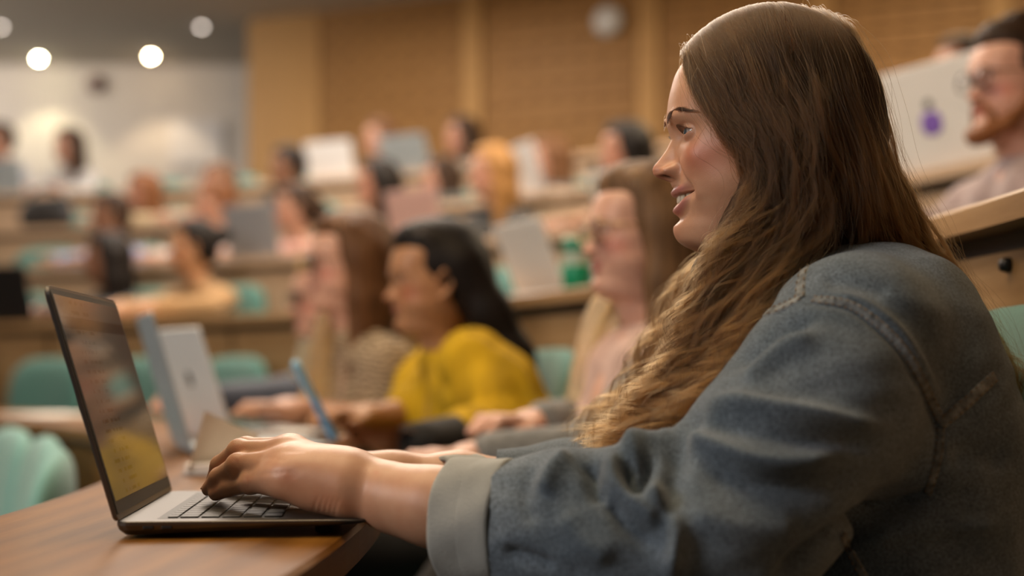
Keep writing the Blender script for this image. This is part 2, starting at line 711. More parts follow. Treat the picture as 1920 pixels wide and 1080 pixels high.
def head_mesh(ncol=120, dens=5, smile=1.0, nose=1.0, jaw=1.0, eye_open=1.0):
    """head and neck surface, forward = +x, left = +y, origin between the eyes' centres -> V, Q, tint"""
    k = len(HEAD_ROWS)
    per = [max(2, dens // 2 + 1)] * 4 + [dens] * 15 + [max(2, dens // 2)] * (k - 1 - 19)
    xs = np.concatenate([i + np.linspace(0, 1, n, endpoint=False) for i, n in enumerate(per)] + [[k - 1]])
    T = cat_interp(HEAD_ROWS, xs)
    t = np.linspace(0, 2 * math.pi, ncol, endpoint=False)
    ph = t - 0.55 * np.sin(t)
    c, s = np.cos(ph)[None], np.sin(ph)[None]
    n = np.where(c > 0, T[:, 5:6], 2.0)
    e = 2.0 / n
    cc = np.sign(c) * np.abs(c) ** e
    ss = np.sign(s) * np.abs(s) ** e
    cen = (T[:, 0:1] + T[:, 2:3]) / 2
    cz = (T[:, 1:2] + T[:, 3:4]) / 2
    u = cen + (T[:, 0:1] - T[:, 2:3]) / 2 * cc
    z = cz + (T[:, 1:2] - T[:, 3:4]) / 2 * cc
    v = T[:, 4:5] * ss
    front = np.clip(c, 0, 1) * np.ones_like(u)
    R, Cn = u.shape
    u, v, z, front = u.ravel(), v.ravel(), z.ravel(), front.ravel()
    av = np.abs(v)

    def g(cu, cv, cz_, ru, rv, rz):
        return np.exp(-((u - cu) / ru) ** 2 - ((av - cv) / rv) ** 2 - ((z - cz_) / rz) ** 2)
    sgn = np.sign(v)
    du, dv, dz = np.zeros_like(u), np.zeros_like(u), np.zeros_like(u)
    fm = front > 0.02
    # brow ridge, temples, cheek bones, cheeks, jaw
    du += 0.0034 * g(.090, .028, .0085, .03, .018, .007)
    dv -= sgn * 0.003 * g(.045, .07, .018, .022, .02, .02)
    dv += sgn * 0.0025 * g(.045, .068, -.022, .02, .02, .012)
    ch = g(.073, .043, -.033, .022, .018, .016)
    du += 0.0055 * smile * ch
    dv += sgn * 0.0035 * smile * ch
    dz += 0.0015 * smile * ch
    dv += sgn * 0.004 * g(.035, .06, -.062, .03, .03, .025)
    dv += sgn * 0.0030 * g(.052, .052, -.060, .025, .025, .022)
    du += 0.0020 * g(.065, .045, -.058, .025, .02, .018)
    # chin
    du += 0.0015 * g(.088, 0, -.097, .02, .014, .009)
    du -= 0.0020 * g(.086, 0, -.083, .02, .018, .005)
    # eye sockets
    du -= 0.0085 * np.exp(-(((av - .0315) / .017) ** 2) - (((z + .0065) / .0105) ** 2)) * fm
    du -= 0.0045 * np.exp(-(((av - .0165) / .006) ** 2) - (((z + .0065) / .010) ** 2)) * fm
    u1 = u + du
    # nose
    pu = np.interp(z, NOSE[:, 0], NOSE[:, 1])
    bu = np.interp(z, HEAD_ROWS[::-1, 1], HEAD_ROWS[::-1, 0])
    ex = np.clip(pu - bu, -0.002, 1) * ((z > -0.054) & (z < 0.004))
    sg = np.interp(z, [-.054, -.050, -.0478, -.044, -.038, -.030, -.019, -.009, .004], [.010, .0095, .0105, .0115, .0110, .0088, .0072, .0066, .008])
    nz = ex * np.exp(-(av / sg) ** 2.3) * fm * nose
    u2 = u1 + nz
    ala = np.exp(-((av - .0135) / .0048) ** 2 - ((z + .0405) / .0058) ** 2) * fm
    u2 += 0.0085 * ala
    v2 = v + dv + sgn * 0.0022 * ala
    u2 -= 0.0022 * np.exp(-((av - .0195) / .0028) ** 2 - ((z + .0395) / .006) ** 2) * fm
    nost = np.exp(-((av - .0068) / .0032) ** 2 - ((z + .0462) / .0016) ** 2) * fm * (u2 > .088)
    z2 = z + dz + 0.0035 * nost
    u2 -= 0.003 * nost
    # nasolabial fold
    dist, al = seg_dist(np.stack([av, z], 1), [(.0205, -.036), (.026, -.046), (.0325, -.056), (.0355, -.066)])
    fade = np.sin(np.clip(al, 0.04, 0.96) * math.pi) ** 0.5
    u2 -= 0.0024 * smile * np.exp(-(dist / .0030) ** 2) * fade * fm
    dist2, al2 = seg_dist(np.stack([av, z], 1), [(.027, -.036), (.033, -.046), (.039, -.056), (.041, -.066)])
    u2 += 0.0015 * smile * np.exp(-(dist2 / .005) ** 2) * fm
    # mouth
    mw = .0235 + .0080 * smile
    q = np.clip(av / mw, 0, 1.4)
    zU = -.0632 + (.0010 + .0012 * smile) * q ** 2
    zL = zU - (.0006 + .0100 * smile) * np.clip(1 - q ** 2.6, 0, 1)
    inm = (q < 1.25) & fm & (z < -.045) & (z > -.092)
    taper = np.clip(1.04 - q ** 2.6, 0, 1)
    lipU = np.exp(-((z - zU - .0034) / .0038) ** 2) * taper * inm
    lipL = np.exp(-((z - zL + .0042) / .0044) ** 2) * taper * inm
    u2 += 0.0034 * lipU + 0.0040 * lipL
    u2 -= 0.0022 * np.exp(-((z - zL + .0125) / .0045) ** 2) * taper * inm
    u2 -= 0.0065 * smile * np.exp(-((av - mw) / .0065) ** 2 - ((z + .0612) / .0065) ** 2) * fm
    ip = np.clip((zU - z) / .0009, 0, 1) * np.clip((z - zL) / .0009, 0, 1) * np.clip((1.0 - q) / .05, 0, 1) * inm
    u2 -= (0.0015 + 0.0125 * smile) * ip
    # eyelids wrapped round the eyeball, with the opening sunk behind it
    a = (av - EYE[1])
    lr = .01345
    rr = lr ** 2 - a ** 2 - (z - EYE[2]) ** 2
    ul = np.where(rr > 0, EYE[0] + np.sqrt(np.maximum(rr, 0)), -1)
    near = fm & (rr > 0)
    u2 = np.where(near, smax(u2, np.maximum(ul, u2 - .01), .003), u2)
    qa = np.clip(np.abs(a - .0008) / .0118, 0, 1.2)
    eu = EYE[2] + (.0040 * eye_open) * (1 - qa ** 2.2) + .0009 * (a / .014)
    el = EYE[2] - (.0034 * eye_open) * (1 - qa ** 2.0) + .0009 * (a / .014)
    open_ = np.clip((eu - z2) / .0007, 0, 1) * np.clip((z2 - el) / .0007, 0, 1) * (qa < 1) * fm
    sunk = EYE[0] - .001 + np.sqrt(np.maximum(.0108 ** 2 - a ** 2 - (z2 - EYE[2]) ** 2, 0))
    u2 = u2 * (1 - open_) + np.minimum(u2 - .002, sunk) * open_
    # upper lid crease and lash line thickness
    u2 -= 0.0013 * np.exp(-((z2 - eu - .0042) / .0012) ** 2) * np.clip(1.1 - qa ** 2, 0, 1) * fm
    u2 += 0.0006 * np.exp(-((z2 - eu - .0010) / .0010) ** 2) * np.clip(1.1 - qa ** 2, 0, 1) * fm
    u2 -= 0.0010 * np.exp(-((z2 - el + .0060) / .0018) ** 2) * np.clip(1.1 - qa ** 2, 0, 1) * fm
    tint = np.zeros((len(u), 3))
    lips = np.clip(lipU * 1.5, 0, 1) * (z > zU - .0004) * (z < zU + .0082) + np.clip(lipL * 1.5, 0, 1) * (z < zL + .0004) * (z > zL - .0098)
    tint[:, 0] = np.clip(lips * 1.2, 0, 1)
    flush = 0.85 * g(.066, .048, -.032, .03, .022, .018) + 0.5 * np.exp(-(av / .012) ** 2 - ((z + .039) / .010) ** 2) * fm + 0.25 * g(.088, 0, -.098, .02, .015, .01)
    tint[:, 1] = np.clip(flush, 0, 1)
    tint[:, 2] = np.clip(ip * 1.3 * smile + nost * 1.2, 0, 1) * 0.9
    tint[:, 1] = np.clip(tint[:, 1] + 0.5 * np.clip(open_ * 2, 0, 1), 0, 1)
    V = np.stack([u2, v2 * jaw, z2], 1)
    i = np.arange(R - 1)[:, None]
    j = np.arange(Cn)[None]
    j2 = (j + 1) % Cn
    Q = np.stack([i * Cn + j, (i + 1) * Cn + j, (i + 1) * Cn + j2, i * Cn + j2], 2).reshape(-1, 4)
    return V, Q, tint


def ear_field(side):
    f = Field((-.055, -.03, -.05), (.035, .03, .05), .0022)
    f.ell((-.008, 0, 0), (.016, .006, .030), .004)
    f.chain([(.004, side * .004, -.006), (.006, side * .008, .014), (-.006, side * .011, .027), (-.020, side * .012, .020), (-.021, side * .011, .0), (-.012, side * .008, -.018), (-.002, side * .006, -.026)],
            [.003, .0035, .004, .004, .0038, .0045, .006], .005)
    f.ell((-.006, side * .009, -.002), (.009, .006, .012), .003, cut=True)
    V, Q = f.mesh(1)
    return V + np.array((0.004, side * .074, -.018)), Q


EYE_MAT = None


def eye_mesh(iris=(0.16, 0.24, 0.28)):
    """eyeball along +x with painted iris and pupil"""
    key = 'eye_%.2f_%.2f_%.2f' % iris
    if key in bpy.data.meshes:
        return bpy.data.meshes[key]
    m = bpy.data.materials.new('eyeball')
    nt, N, L, b = nodes_of(m)
    tc = N.new('ShaderNodeTexCoord')
    sp = N.new('ShaderNodeSeparateXYZ')
    L.new(tc.outputs['Object'], sp.inputs[0])
    rp = N.new('ShaderNodeValToRGB')
    r = rp.color_ramp
    r.interpolation = 'LINEAR'
    r.elements[0].position = 0.82
    r.elements[0].color = (0.42, 0.38, 0.36, 1)
    r.elements[1].position = 0.86
    r.elements[1].color = (*[x * 0.3 for x in iris], 1)
    for p, cc in ((0.885, iris), (0.955, [x * 0.8 for x in iris]), (0.965, (0.005, 0.005, 0.005))):
        el = r.elements.new(p)
        el.color = (*cc, 1)
    mr = N.new('ShaderNodeMapRange')
    mr.inputs[1].default_value = 0.0
    mr.inputs[2].default_value = 0.0128
    L.new(sp.outputs[0], mr.inputs[0])
    L.new(mr.outputs[0], rp.inputs[0])
    L.new(rp.outputs[0], b.inputs['Base Color'])
    b.inputs['Roughness'].default_value = 0.06
    b.inputs['Coat Weight'].default_value = 1.0
    b.inputs['Coat Roughness'].default_value = 0.02
    V, Q = [], []
    n1, n2 = 32, 40
    for i in range(n1 + 1):
        th = math.pi * i / n1
        for j in range(n2):
            p = 2 * math.pi * j / n2
            rad = .0120 + .0008 * math.exp(-(th / .42) ** 4)
            V.append((rad * math.cos(th), rad * math.sin(th) * math.cos(p), rad * math.sin(th) * math.sin(p)))
    for i in range(n1):
        for j in range(n2):
            Q.append((i * n2 + j, i * n2 + (j + 1) % n2, (i + 1) * n2 + (j + 1) % n2, (i + 1) * n2 + j))
    me = me_np(key, V, np.array(Q), m)
    return me


def tooth_mesh():
    if 'tooth' in bpy.data.meshes:
        return bpy.data.meshes['tooth']
    V, Fc = rbox(.0050, .0078, .0108, .0023, 4)
    me = me_np('tooth', [tuple(v) for v in V], Fc, mat('tooth_enamel', (0.72, 0.66, 0.52), 0.22, 0.04, 200, spec=0.6))
    return me


def add_face_parts(root, frame, look=0.0, teeth=True, iris=(0.16, 0.24, 0.28)):
    """eyes and teeth parented to the person; frame maps head space to the person's space"""
    for sd in (1, -1):
        e = link('eye', eye_mesh(iris), root)
        e.matrix_local = frame @ Matrix.Translation((EYE[0], sd * EYE[1], EYE[2])) @ Matrix.Rotation(look, 4, 'Z')
    if teeth:
        tm = tooth_mesh()
        for sd in (1, -1):
            for q in range(4):
                a = (q + 0.5) * 0.27
                o = link('tooth', tm, root)
                o.matrix_local = frame @ Matrix.Translation((.0500 + .0325 * math.cos(a), sd * .0310 * math.sin(a), -.0652 + .0006 * q)) @ Matrix.Rotation(sd * a * 0.9, 4, 'Z') @ Matrix.Diagonal((1, 0.95 - 0.05 * q, 1 - 0.04 * q, 1))


def hair_guides_long(length=0.34, spread=0.03, fronts=(0.0, 1.0), back_off=0.0, a0=68.0, m=24):
    """head-space guide sheets for long hair: from the face edge round to the nape, for both sides"""
    out = {}
    for sd, front in ((1, fronts[0]), (-1, fronts[1])):
        G = []
        for k in range(8):
            a = k / 7.0
            x0 = .066 - .125 * a
            z0 = .088 + .026 * math.sin(math.pi * min(1, a * 0.9 + .12))
            ang = math.radians(a0 + (176 - a0) * a)
            hx, hy = .100 * math.cos(ang) - .008, .090 * math.sin(ang)
            fx = hx + front * spread * (1 - a) - back_off * a
            xc = (.012 + front * spread) if a < .55 else (-.085 - back_off)
            yc = hy * .85 + .006
            w1, w2 = .35, .62
            fx2 = fx * (1 - w1) + xc * w1 + front * spread * .6 * (a < .55)
            fx3 = fx * (1 - w2) + xc * w2 + front * spread * 1.6 * (a < .55) - back_off * (a > .5)
            G.append(resample([(x0, sd * .003, z0),
                               (x0 * .85 + hx * .1, sd * (hy * .55 + .010), z0 - .008),
                               (hx * .62 + x0 * .35, sd * (hy * .96), .048),
                               (hx, sd * (hy + .005), -.01),
                               (hx - .004, sd * (hy + .005), -.07),
                               (fx, sd * yc, -.14),
                               (fx2, sd * (yc * .9 + .008), -.14 - length * .45),
                               (fx3, sd * (yc * .8 + .012), -.14 - length * (.9 - .12 * ((k * 7) % 3)))], m))
        out[sd] = np.array(G)
    return out

# ------------------------------------------------------------------ the hall: rows are arcs about one centre
CX, CY = -4.8, 1.4
FLOOR = [-0.12, 0.0, 0.34, 0.65, 0.96, 1.29, 1.60]          # floor height of rows 0..6
DESK_R = [3.40, 4.29, 5.35, 6.25, 7.15, 8.05]                 # inner edge of each row's desk
DESK_D = 0.37
DESK_Z = [0.62, 0.74, 1.08, 1.39, 1.70, 2.03]
HEAD_R = [4.0, 5.05, 5.975, 6.875, 7.775, 8.70]


def on_ring(px, R):
    """where the ray of pixel column px meets the circle of radius R round the hall's centre -> x, y, angle"""
    a = (px - 960.0) / F
    A, B, C = a * a + 1, -2 * (a * CX + CY), CX * CX + CY * CY - R * R
    Y = (-B + math.sqrt(B * B - 4 * A * C)) / (2 * A)
    x = a * Y
    return x, Y, math.atan2(Y - CY, x - CX)


def ring_pt(R, th, z=0.0):
    return Vector((CX + R * math.cos(th), CY + R * math.sin(th), z))


def arc_slab(name, R0, R1, z0, z1, t0, t1, m, parent=None, n=None, bev=0.0):
    """curved slab with UVs in metres (u along the arc, v across)"""
    n = n or max(2, int((t1 - t0) * R1 / 0.08))
    b = min(bev, (z1 - z0) * .45)
    sec = [(R0, z0), (R1, z0), (R1, z1 - b), (R1 - b, z1), (R0 + b, z1), (R0, z1 - b)] if b else [(R0, z0), (R1, z0), (R1, z1), (R0, z1)]
    k = len(sec)
    V, Fc, UV = [], [], []
    acc = [0]
    for i in range(k):
        a, c = sec[i], sec[(i + 1) % k]
        acc.append(acc[-1] + math.hypot(a[0] - c[0], a[1] - c[1]))
    for i in range(n + 1):
        th = t0 + (t1 - t0) * i / n
        for r, z in sec:
            V.append(tuple(ring_pt(r, th, z)))
    L = (t1 - t0) * R1
    for i in range(n):
        for j in range(k):
            j2 = (j + 1) % k
            Fc.append((i * k + j, i * k + j2, (i + 1) * k + j2, (i + 1) * k + j))
            u0, u1 = L * i / n, L * (i + 1) / n
            UV += [(u0, acc[j]), (u0, acc[j + 1]), (u1, acc[j + 1]), (u1, acc[j])]
    Fc.append(tuple(range(k - 1, -1, -1)))
    Fc.append(tuple(n * k + j for j in range(k)))
    UV += [(s[0], s[1]) for s in sec[::-1]] + [(s[0], s[1]) for s in sec]
    o = mesh_obj(name, V, Fc, m, parent, False)
    o.data.uv_layers.new(name='UVMap')
    o.data.uv_layers[0].data.foreach_set('uv', np.array(UV, dtype=np.float32).ravel())
    return o


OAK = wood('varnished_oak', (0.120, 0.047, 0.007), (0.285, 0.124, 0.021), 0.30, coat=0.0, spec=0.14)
OAK_LIT_MID = wood('oak_lit_mid', (0.30, 0.170, 0.072), (0.49, 0.31, 0.155), 0.34, coat=0.25)  # same oak, lighter: light on the second tier put into its colour
OAK_LIT_FAR = wood('oak_lit_far', (0.42, 0.285, 0.180), (0.58, 0.42, 0.29), 0.40, coat=0.15)  # same oak, lightest: light on the far tiers put into its colour
WALLWOOD = wood('wall_veneer', (0.265, 0.125, 0.030), (0.365, 0.185, 0.052), 0.5, stretch=(0.8, 9, 9), coat=0.0, rings=False, coords='Object')
WALLWOOD2 = wood('wall_veneer_pale', (0.38, 0.20, 0.060), (0.46, 0.26, 0.085), 0.5, stretch=(9, 9, 0.8), coat=0.0, rings=False, coords='Object')
BLACK_METAL = mat('black_steel', (0.008, 0.008, 0.009), 0.45, 0.1)
CARPET = mat('dark_carpet', (0.035, 0.05, 0.05), 0.95, 0.3, 60, bump=0.5, bscale=500)
PLASTER = mat('white_plaster', (0.62, 0.57, 0.52), 0.85, 0.03, 3, bump=0.05, bscale=90)
CEIL = mat('ceiling_paint', (0.50, 0.46, 0.41), 0.9, 0.03, 4, bump=0.04, bscale=60)
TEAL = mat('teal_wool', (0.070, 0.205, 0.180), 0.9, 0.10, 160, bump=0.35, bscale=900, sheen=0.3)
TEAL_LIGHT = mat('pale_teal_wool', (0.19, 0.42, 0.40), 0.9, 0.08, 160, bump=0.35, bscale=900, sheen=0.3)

# ---- structure
for k in range(0, 7):
    r0 = [1.5, 4.21, 5.33, 6.23, 7.13, 8.03, 9.15][k]
    r1 = [4.21, 5.33, 6.23, 7.13, 8.03, 9.15, 14.0][k]
    tag(arc_slab('floor' if k == 0 else 'floor_step', r0, r1, -0.3, FLOOR[k], math.radians(-40), math.radians(125), CARPET), kind='structure',
        label=None)
for o in [o for o in COL.objects if o.name.startswith('floor')]:
    o['label'] = 'dark carpeted floor tier of the raked hall'

WY = 13.3
o = box_obj('wall_far', (9.0, 0.2, 4.4), (-5.5, WY + 0.1, 1.9), PLASTER, r=0)
tag(o, 'plain white plaster wall beyond the top rows', kind='structure')
o = box_obj('ceiling', (20.0, 18.0, 0.15), (-0.5, 5.5, 3.72 + 0.075), CEIL, r=0)
tag(o, 'pale ceiling with round downlights', kind='structure')

# wood-clad back wall: from A (far end) to B, clad with planks between posts
WA = Vector((P(463, 0, 11.6).x, 11.6, 0))
WB = Vector((P(2000, 0, 9.0).x, 9.0, 0))
wdir = (WB - WA).normalized()
wang = math.atan2(wdir.y, wdir.x)
WL = (WB - WA).length * 1.75
wall = empty('wall_back', WA, wang)
tag(wall, 'oak veneer clad back wall with plank courses and posts', kind='structure')
b = box_obj('backing', (WL, 0.12, 4.0), (WL / 2, 0.10, 1.75), mat('dark_gap', (0.06, 0.03, 0.012), 0.8, 0.1), wall, r=0)


def wall_s(px):
    a = (px - 960.0) / F
    # WA + s*wdir has x = a*y
    return (a * WA.y - WA.x) / (wdir.x - a * wdir.y)


posts = [463, 868, 1195, 1520, 1850, 2190, 2540, 2900]
ps = [wall_s(p) for p in posts] + [WL]
CH, PT = 0.150, 0.16
first_w = wall_s(600)
V, Fc = rbox(first_w - 0.01, 0.03, 3.9, .003, 1)
mesh_obj('end_panel', [tuple(v) for v in V], Fc, WALLWOOD2, wall, False).location = (first_w / 2, 0.015, 1.78)
for i, s in enumerate(ps[1:-1]):
    box_obj('post', (PT, 0.05, 3.9), (s + PT / 2, 0.01, 1.78), WALLWOOD2, wall, r=.004)
slot = mat('acoustic_slot', (0.03, 0.014, 0.006), 0.9, 0.1)
for i in range(len(ps) - 1):
    a = first_w + .01 if i == 0 else ps[i] + PT + 0.012
    c = ps[i + 1] - 0.012
    L = c - a
    V, Fc = rbox(L, 0.028, CH - 0.012, .004, 1)
    me = me_np('plank', [tuple(v) for v in V], Fc, WALLWOOD, False)
    z = 1.35
    while z < 3.66:
        o = link('plank', me, wall)
        o.location = ((a + c) / 2, 0.016 + random.uniform(-.002, .002), z + CH / 2)
        # acoustic slots cut along each plank
        nn = int(L / 0.17)
        bv, bf = [], []
        for q in range(nn):
            x0 = -L / 2 + (q + .5) * L / nn
            V0 = [(x0 - .028, -.0146, -.010), (x0 + .028, -.0146, -.010), (x0 + .028, -.0146, .010), (x0 - .028, -.0146, .010)]
            bf.append(tuple(len(bv) + k for k in range(4)))
            bv += V0
        so = mesh_obj('slot_row', bv, bf, slot, o, False)
        so['kind'] = 'stuff'
        z += CH

# downlights
LAMP_ON = emis('lamp_glow', (1.0, 0.74, 0.42), 230.0)
LAMP_ON2 = emis('lamp_glow_cool', (1.0, 0.90, 0.55), 230.0)
LAMP_OFF_GLOW = emis('lamp_glow_dim', (1.0, 0.86, 0.75), 9.0)  # faint glow put into the bulbs of downlights that are off
RIM = mat('white_enamel', (0.62, 0.60, 0.57), 0.4, 0.03)


def downlight(px, Y, glow, label, power, col):
    x = (px - 960) / F * Y
    t = empty('downlight', (x, Y, 3.72))
    tag(t, label, 'light', 'ceiling downlights')
    lathe_obj('rim', [(.030, 0), (.060, 0), (.060, -.010), (.030, -.014)], RIM, t, n=28)
    lathe_obj('bulb', [(.001, -.030), (.012, -.028), (.020, -.020), (.024, -.006), (.024, -.001)], glow, t, n=28)
    if power:
        d = bpy.data.lights.new('downlight_beam', 'SPOT')
        d.energy = power
        d.color = col
        d.spot_size = math.radians(92)
        d.spot_blend = 0.35
        d.shadow_soft_size = 0.05
        l = link('downlight_beam', d, t)
        l.location = (0, 0, -0.06)
    return t


downlight(73, 12.95, LAMP_ON2, 'lit downlight giving a yellowish glow above the white wall', 30, (1, 0.88, 0.55))
downlight(283, 12.85, LAMP_ON, 'lit downlight giving an orange glow above the white wall', 30, (1, 0.76, 0.48))
downlight(378, 11.75, LAMP_OFF_GLOW, 'unlit downlight near the wooden wall end', 0, (1, 1, 1))
downlight(2, 11.75, LAMP_OFF_GLOW, 'unlit downlight in the row before the white wall', 0, (1, 1, 1))

t = P(180, 158, WY - .02)
o = lathe_obj('wall_speaker', [(.001, .0), (.075, .0), (.085, .02), (.07, .05), (.001, .055)], mat('mauve_plastic', (0.16, 0.09, 0.08), 0.5, 0.1), None, t, rot=(math.pi / 2, 0, 0))
tag(o, 'small dark round speaker on the white wall', 'speaker')
t = WA + wdir * wall_s(1140)
o = lathe_obj('wall_sensor', [(.001, .0), (.10, .0), (.11, .02), (.08, .05), (.001, .055)], RIM, None, (t.x, t.y - .05, P(1140, 43, t.y).z), rot=(math.pi / 2, 0, wang))
tag(o, 'pale round sensor fixed on the wooden wall', 'sensor')
o = box_obj('notice_board', (0.5, 0.03, 0.42), P(370, 268, WY - .02), mat('notice_white', (0.66, 0.64, 0.64), 0.6, 0.03), r=.006)
tag(o, 'pale notice board on the white wall', 'board')

# ---- desks
TOPS = [None] * 6
for k in range(1, 6):
    R0, Z, fl = DESK_R[k], DESK_Z[k], FLOOR[k]
    ordn = ['', 'lowest', 'second', 'third', 'fourth', 'topmost'][k]
    d = empty('bench_desk', ring_pt(R0, 0.3, fl))
    tag(d, 'long curved oak bench desk of the %s tier in view' % ordn, 'desk', 'curved bench desks')
    off = Matrix.Translation(-d.location)
    t0, t1 = math.radians(-13 if k == 1 else -16), math.radians(88)
    kids = [arc_slab('desk_top', R0, R0 + DESK_D, Z - 0.032, Z, t0, t1, OAK if k < 2 else OAK_LIT_MID if k < 3 else OAK_LIT_FAR, d, bev=.004)]
    kids.append(arc_slab('rail', R0 + .05, R0 + .09, Z - 0.075, Z - 0.033, t0, t1, BLACK_METAL, d))
    step = 1.15 / R0
    th = t0
    while th < t1 - .02:
        te = min(th + step, t1)
        kids.append(arc_slab('front_panel', R0 + .03, R0 + .05, FLOOR[k - 1] + 0.10 if k > 1 else .06, Z - 0.058, th + .003, te - .003, OAK if k < 2 else OAK_LIT_MID if k < 3 else OAK_LIT_FAR, d, bev=.003))
        kids.append(arc_slab('leg', R0 + .06, R0 + .18, fl, Z - 0.034, th + .0, th + .035 / R0, BLACK_METAL, d, n=1))
        bo = lathe_obj('bolt', [(.0005, .012), (.007, .011), (.009, .004), (.009, 0)], BLACK_METAL, d, n=12)
        bo.matrix_world = Matrix.Translation(ring_pt(R0 + .03, th + .06, Z - .15)) @ Matrix.Rotation(th + math.pi, 4, 'Z') @ Matrix.Rotation(math.pi / 2, 4, 'Y')
        bo.matrix_local = off @ bo.matrix_world
        th = te
    if k == 2:
        x_, y_, a_ = on_ring(1893, R0 + .03)
        bo = lathe_obj('bolt', [(.0005, .012), (.007, .011), (.009, .004), (.009, 0)], BLACK_METAL, d, n=12)
        bo.matrix_local = off @ Matrix.Translation(P(1893, 497, y_)) @ Matrix.Rotation(a_ + math.pi, 4, 'Z') @ Matrix.Rotation(math.pi / 2, 4, 'Y')
    for c in kids:
        c.matrix_local = off


# ---- seats
def superpad(w, h, d, n=16, m=12, ex=0.55, bow=0.03):
    """upholstered pad: rounded outline w x h, thickness d, bowed"""
    V, Q = [], []
    for i in range(m + 1):
        ph = -math.pi / 2 + math.pi * i / m
        cs = math.cos(ph) ** 0.45 if 0 < i < m else 0.02
        for j in range(n * 2):
            a = 2 * math.pi * j / (n * 2)
            x = math.copysign(abs(math.cos(a)) ** ex, math.cos(a)) * w / 2 * cs
            y = math.copysign(abs(math.sin(a)) ** ex, math.sin(a)) * h / 2 * cs
            V.append((math.sin(ph) * d / 2 - bow * (2 * x / w) ** 2, x, y))
    k = n * 2
    for i in range(m):
        for j in range(k):
            Q.append((i * k + j, i * k + (j + 1) % k, (i + 1) * k + (j + 1) % k, (i + 1) * k + j))
    return V, np.array(Q)


_bv, _bq = superpad(0.46, 0.46, 0.075)
SEAT_BACK = me_np('seat_back', _bv, _bq, TEAL)
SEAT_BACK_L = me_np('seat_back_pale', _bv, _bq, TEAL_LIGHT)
_bv, _bq = superpad(0.44, 0.40, 0.08, bow=0.0)
SEAT_PAD = me_np('seat_pad', [(z_, y_, -x_) for x_, y_, z_ in _bv], _bq, TEAL)
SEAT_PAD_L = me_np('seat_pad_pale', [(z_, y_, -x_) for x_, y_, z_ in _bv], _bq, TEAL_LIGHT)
_pv, _pf = rbox(.06, .06, .36, .006, 1)
SEAT_POST = me_np('seat_post', [tuple(v) for v in _pv], _pf, BLACK_METAL, False)
SEAT_LABEL = ['pale teal padded seat in the front tier before the lowest desk', 'teal padded seat of the lowest tier behind the oak desk',
              'teal padded seat of the second tier', 'teal padded seat of the third tier', 'teal padded seat of the fourth tier', 'teal padded seat of the topmost tier']


def seat(row, th, r_back=None, pale=False, top=0.93, label=None):
    R = r_back or HEAD_R[row] + 0.235
    base = ring_pt(R - 0.22, th, FLOOR[row])
    s = empty('lecture_seat', base, th)
    tag(s, label or SEAT_LABEL[row], 'seat', 'seats of tier %d' % row)
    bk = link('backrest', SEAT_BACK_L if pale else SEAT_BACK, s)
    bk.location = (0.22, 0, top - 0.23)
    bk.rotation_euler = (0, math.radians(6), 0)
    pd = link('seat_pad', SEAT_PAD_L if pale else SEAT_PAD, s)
    pd.location = (-0.03, 0, 0.386)
    po = link('post', SEAT_POST, s)
    po.location = (0.10, 0, 0.18)
    return s


# ------------------------------------------------------------------ people
def hair_solid(name, col, var=0.45):
    return mat(name, col, 0.55, var, 9.0, bump=0.6, bscale=26.0, stretch=(9, 9, 0.9), spec=0.18)


def cloth(name, col, var=0.18, scale=30, rough=0.85, bump=0.3, bscale=350):
    return mat(name, col, rough, var, scale, bump=bump, bscale=bscale, sheen=0.2)


TROUSER = cloth('dark_trousers', (0.02, 0.022, 0.03))
SKIN_FAIR = skin_mat('skin_fair', (0.66, 0.40, 0.30), (0.50, 0.17, 0.14))
SKIN_ROSY = skin_mat('skin_rosy', (0.62, 0.36, 0.27), (0.46, 0.15, 0.12))
SKIN_TAN = skin_mat('skin_tan', (0.44, 0.235, 0.120), (0.32, 0.115, 0.085))
SKIN_BROWN = skin_mat('skin_brown', (0.20, 0.10, 0.055), (0.16, 0.06, 0.045))
SKIN_FAR = skin_mat('skin_far', (0.42, 0.235, 0.160), (0.34, 0.12, 0.10))
SKIN_FAR_ROSY = skin_mat('skin_far_rosy', (0.36, 0.185, 0.12), (0.30, 0.10, 0.08))
SKIN_DEEP = skin_mat('skin_deep', (0.09, 0.045, 0.025), (0.09, 0.03, 0.025))


def hand_into(f, wrist, tip, side, k=.006, s=1.0):
    wrist, tip = Vector(wrist), Vector(tip)
    d = (tip - wrist).normalized()
    up = Vector((0, 0, 1))
    wv = up.cross(d).normalized()
    up = d.cross(wv)
    kn = wrist + d * .075 * s
    f.cone(wrist, wrist + d * .03 * s, .024 * s, .026 * s, .02)
    for q, ln in zip((-1.5, -.5, .5, 1.5), (.068, .078, .074, .056)):
        q = q * side
        a = wrist + d * .02 * s + wv * q * .012 * s
        m_ = kn + wv * q * .019 * s + up * .006 * s
        m2 = m_ + d * ln * .5 * s + wv * q * .003 + up * .002
        m3 = m2 + d * ln * .42 * s - up * .022 * s
        f.chain([a, m_, m2, m3], [.016 * s, .0125 * s, .0095 * s, .0075 * s], k)
    th = wrist + d * .025 * s - wv * side * .02 * s
    f.chain([th, th + d * .035 * s - wv * side * .022 * s - up * .008 * s, th + d * .068 * s - wv * side * .028 * s - up * .018 * s], [.016 * s, .012 * s, .009 * s], k)


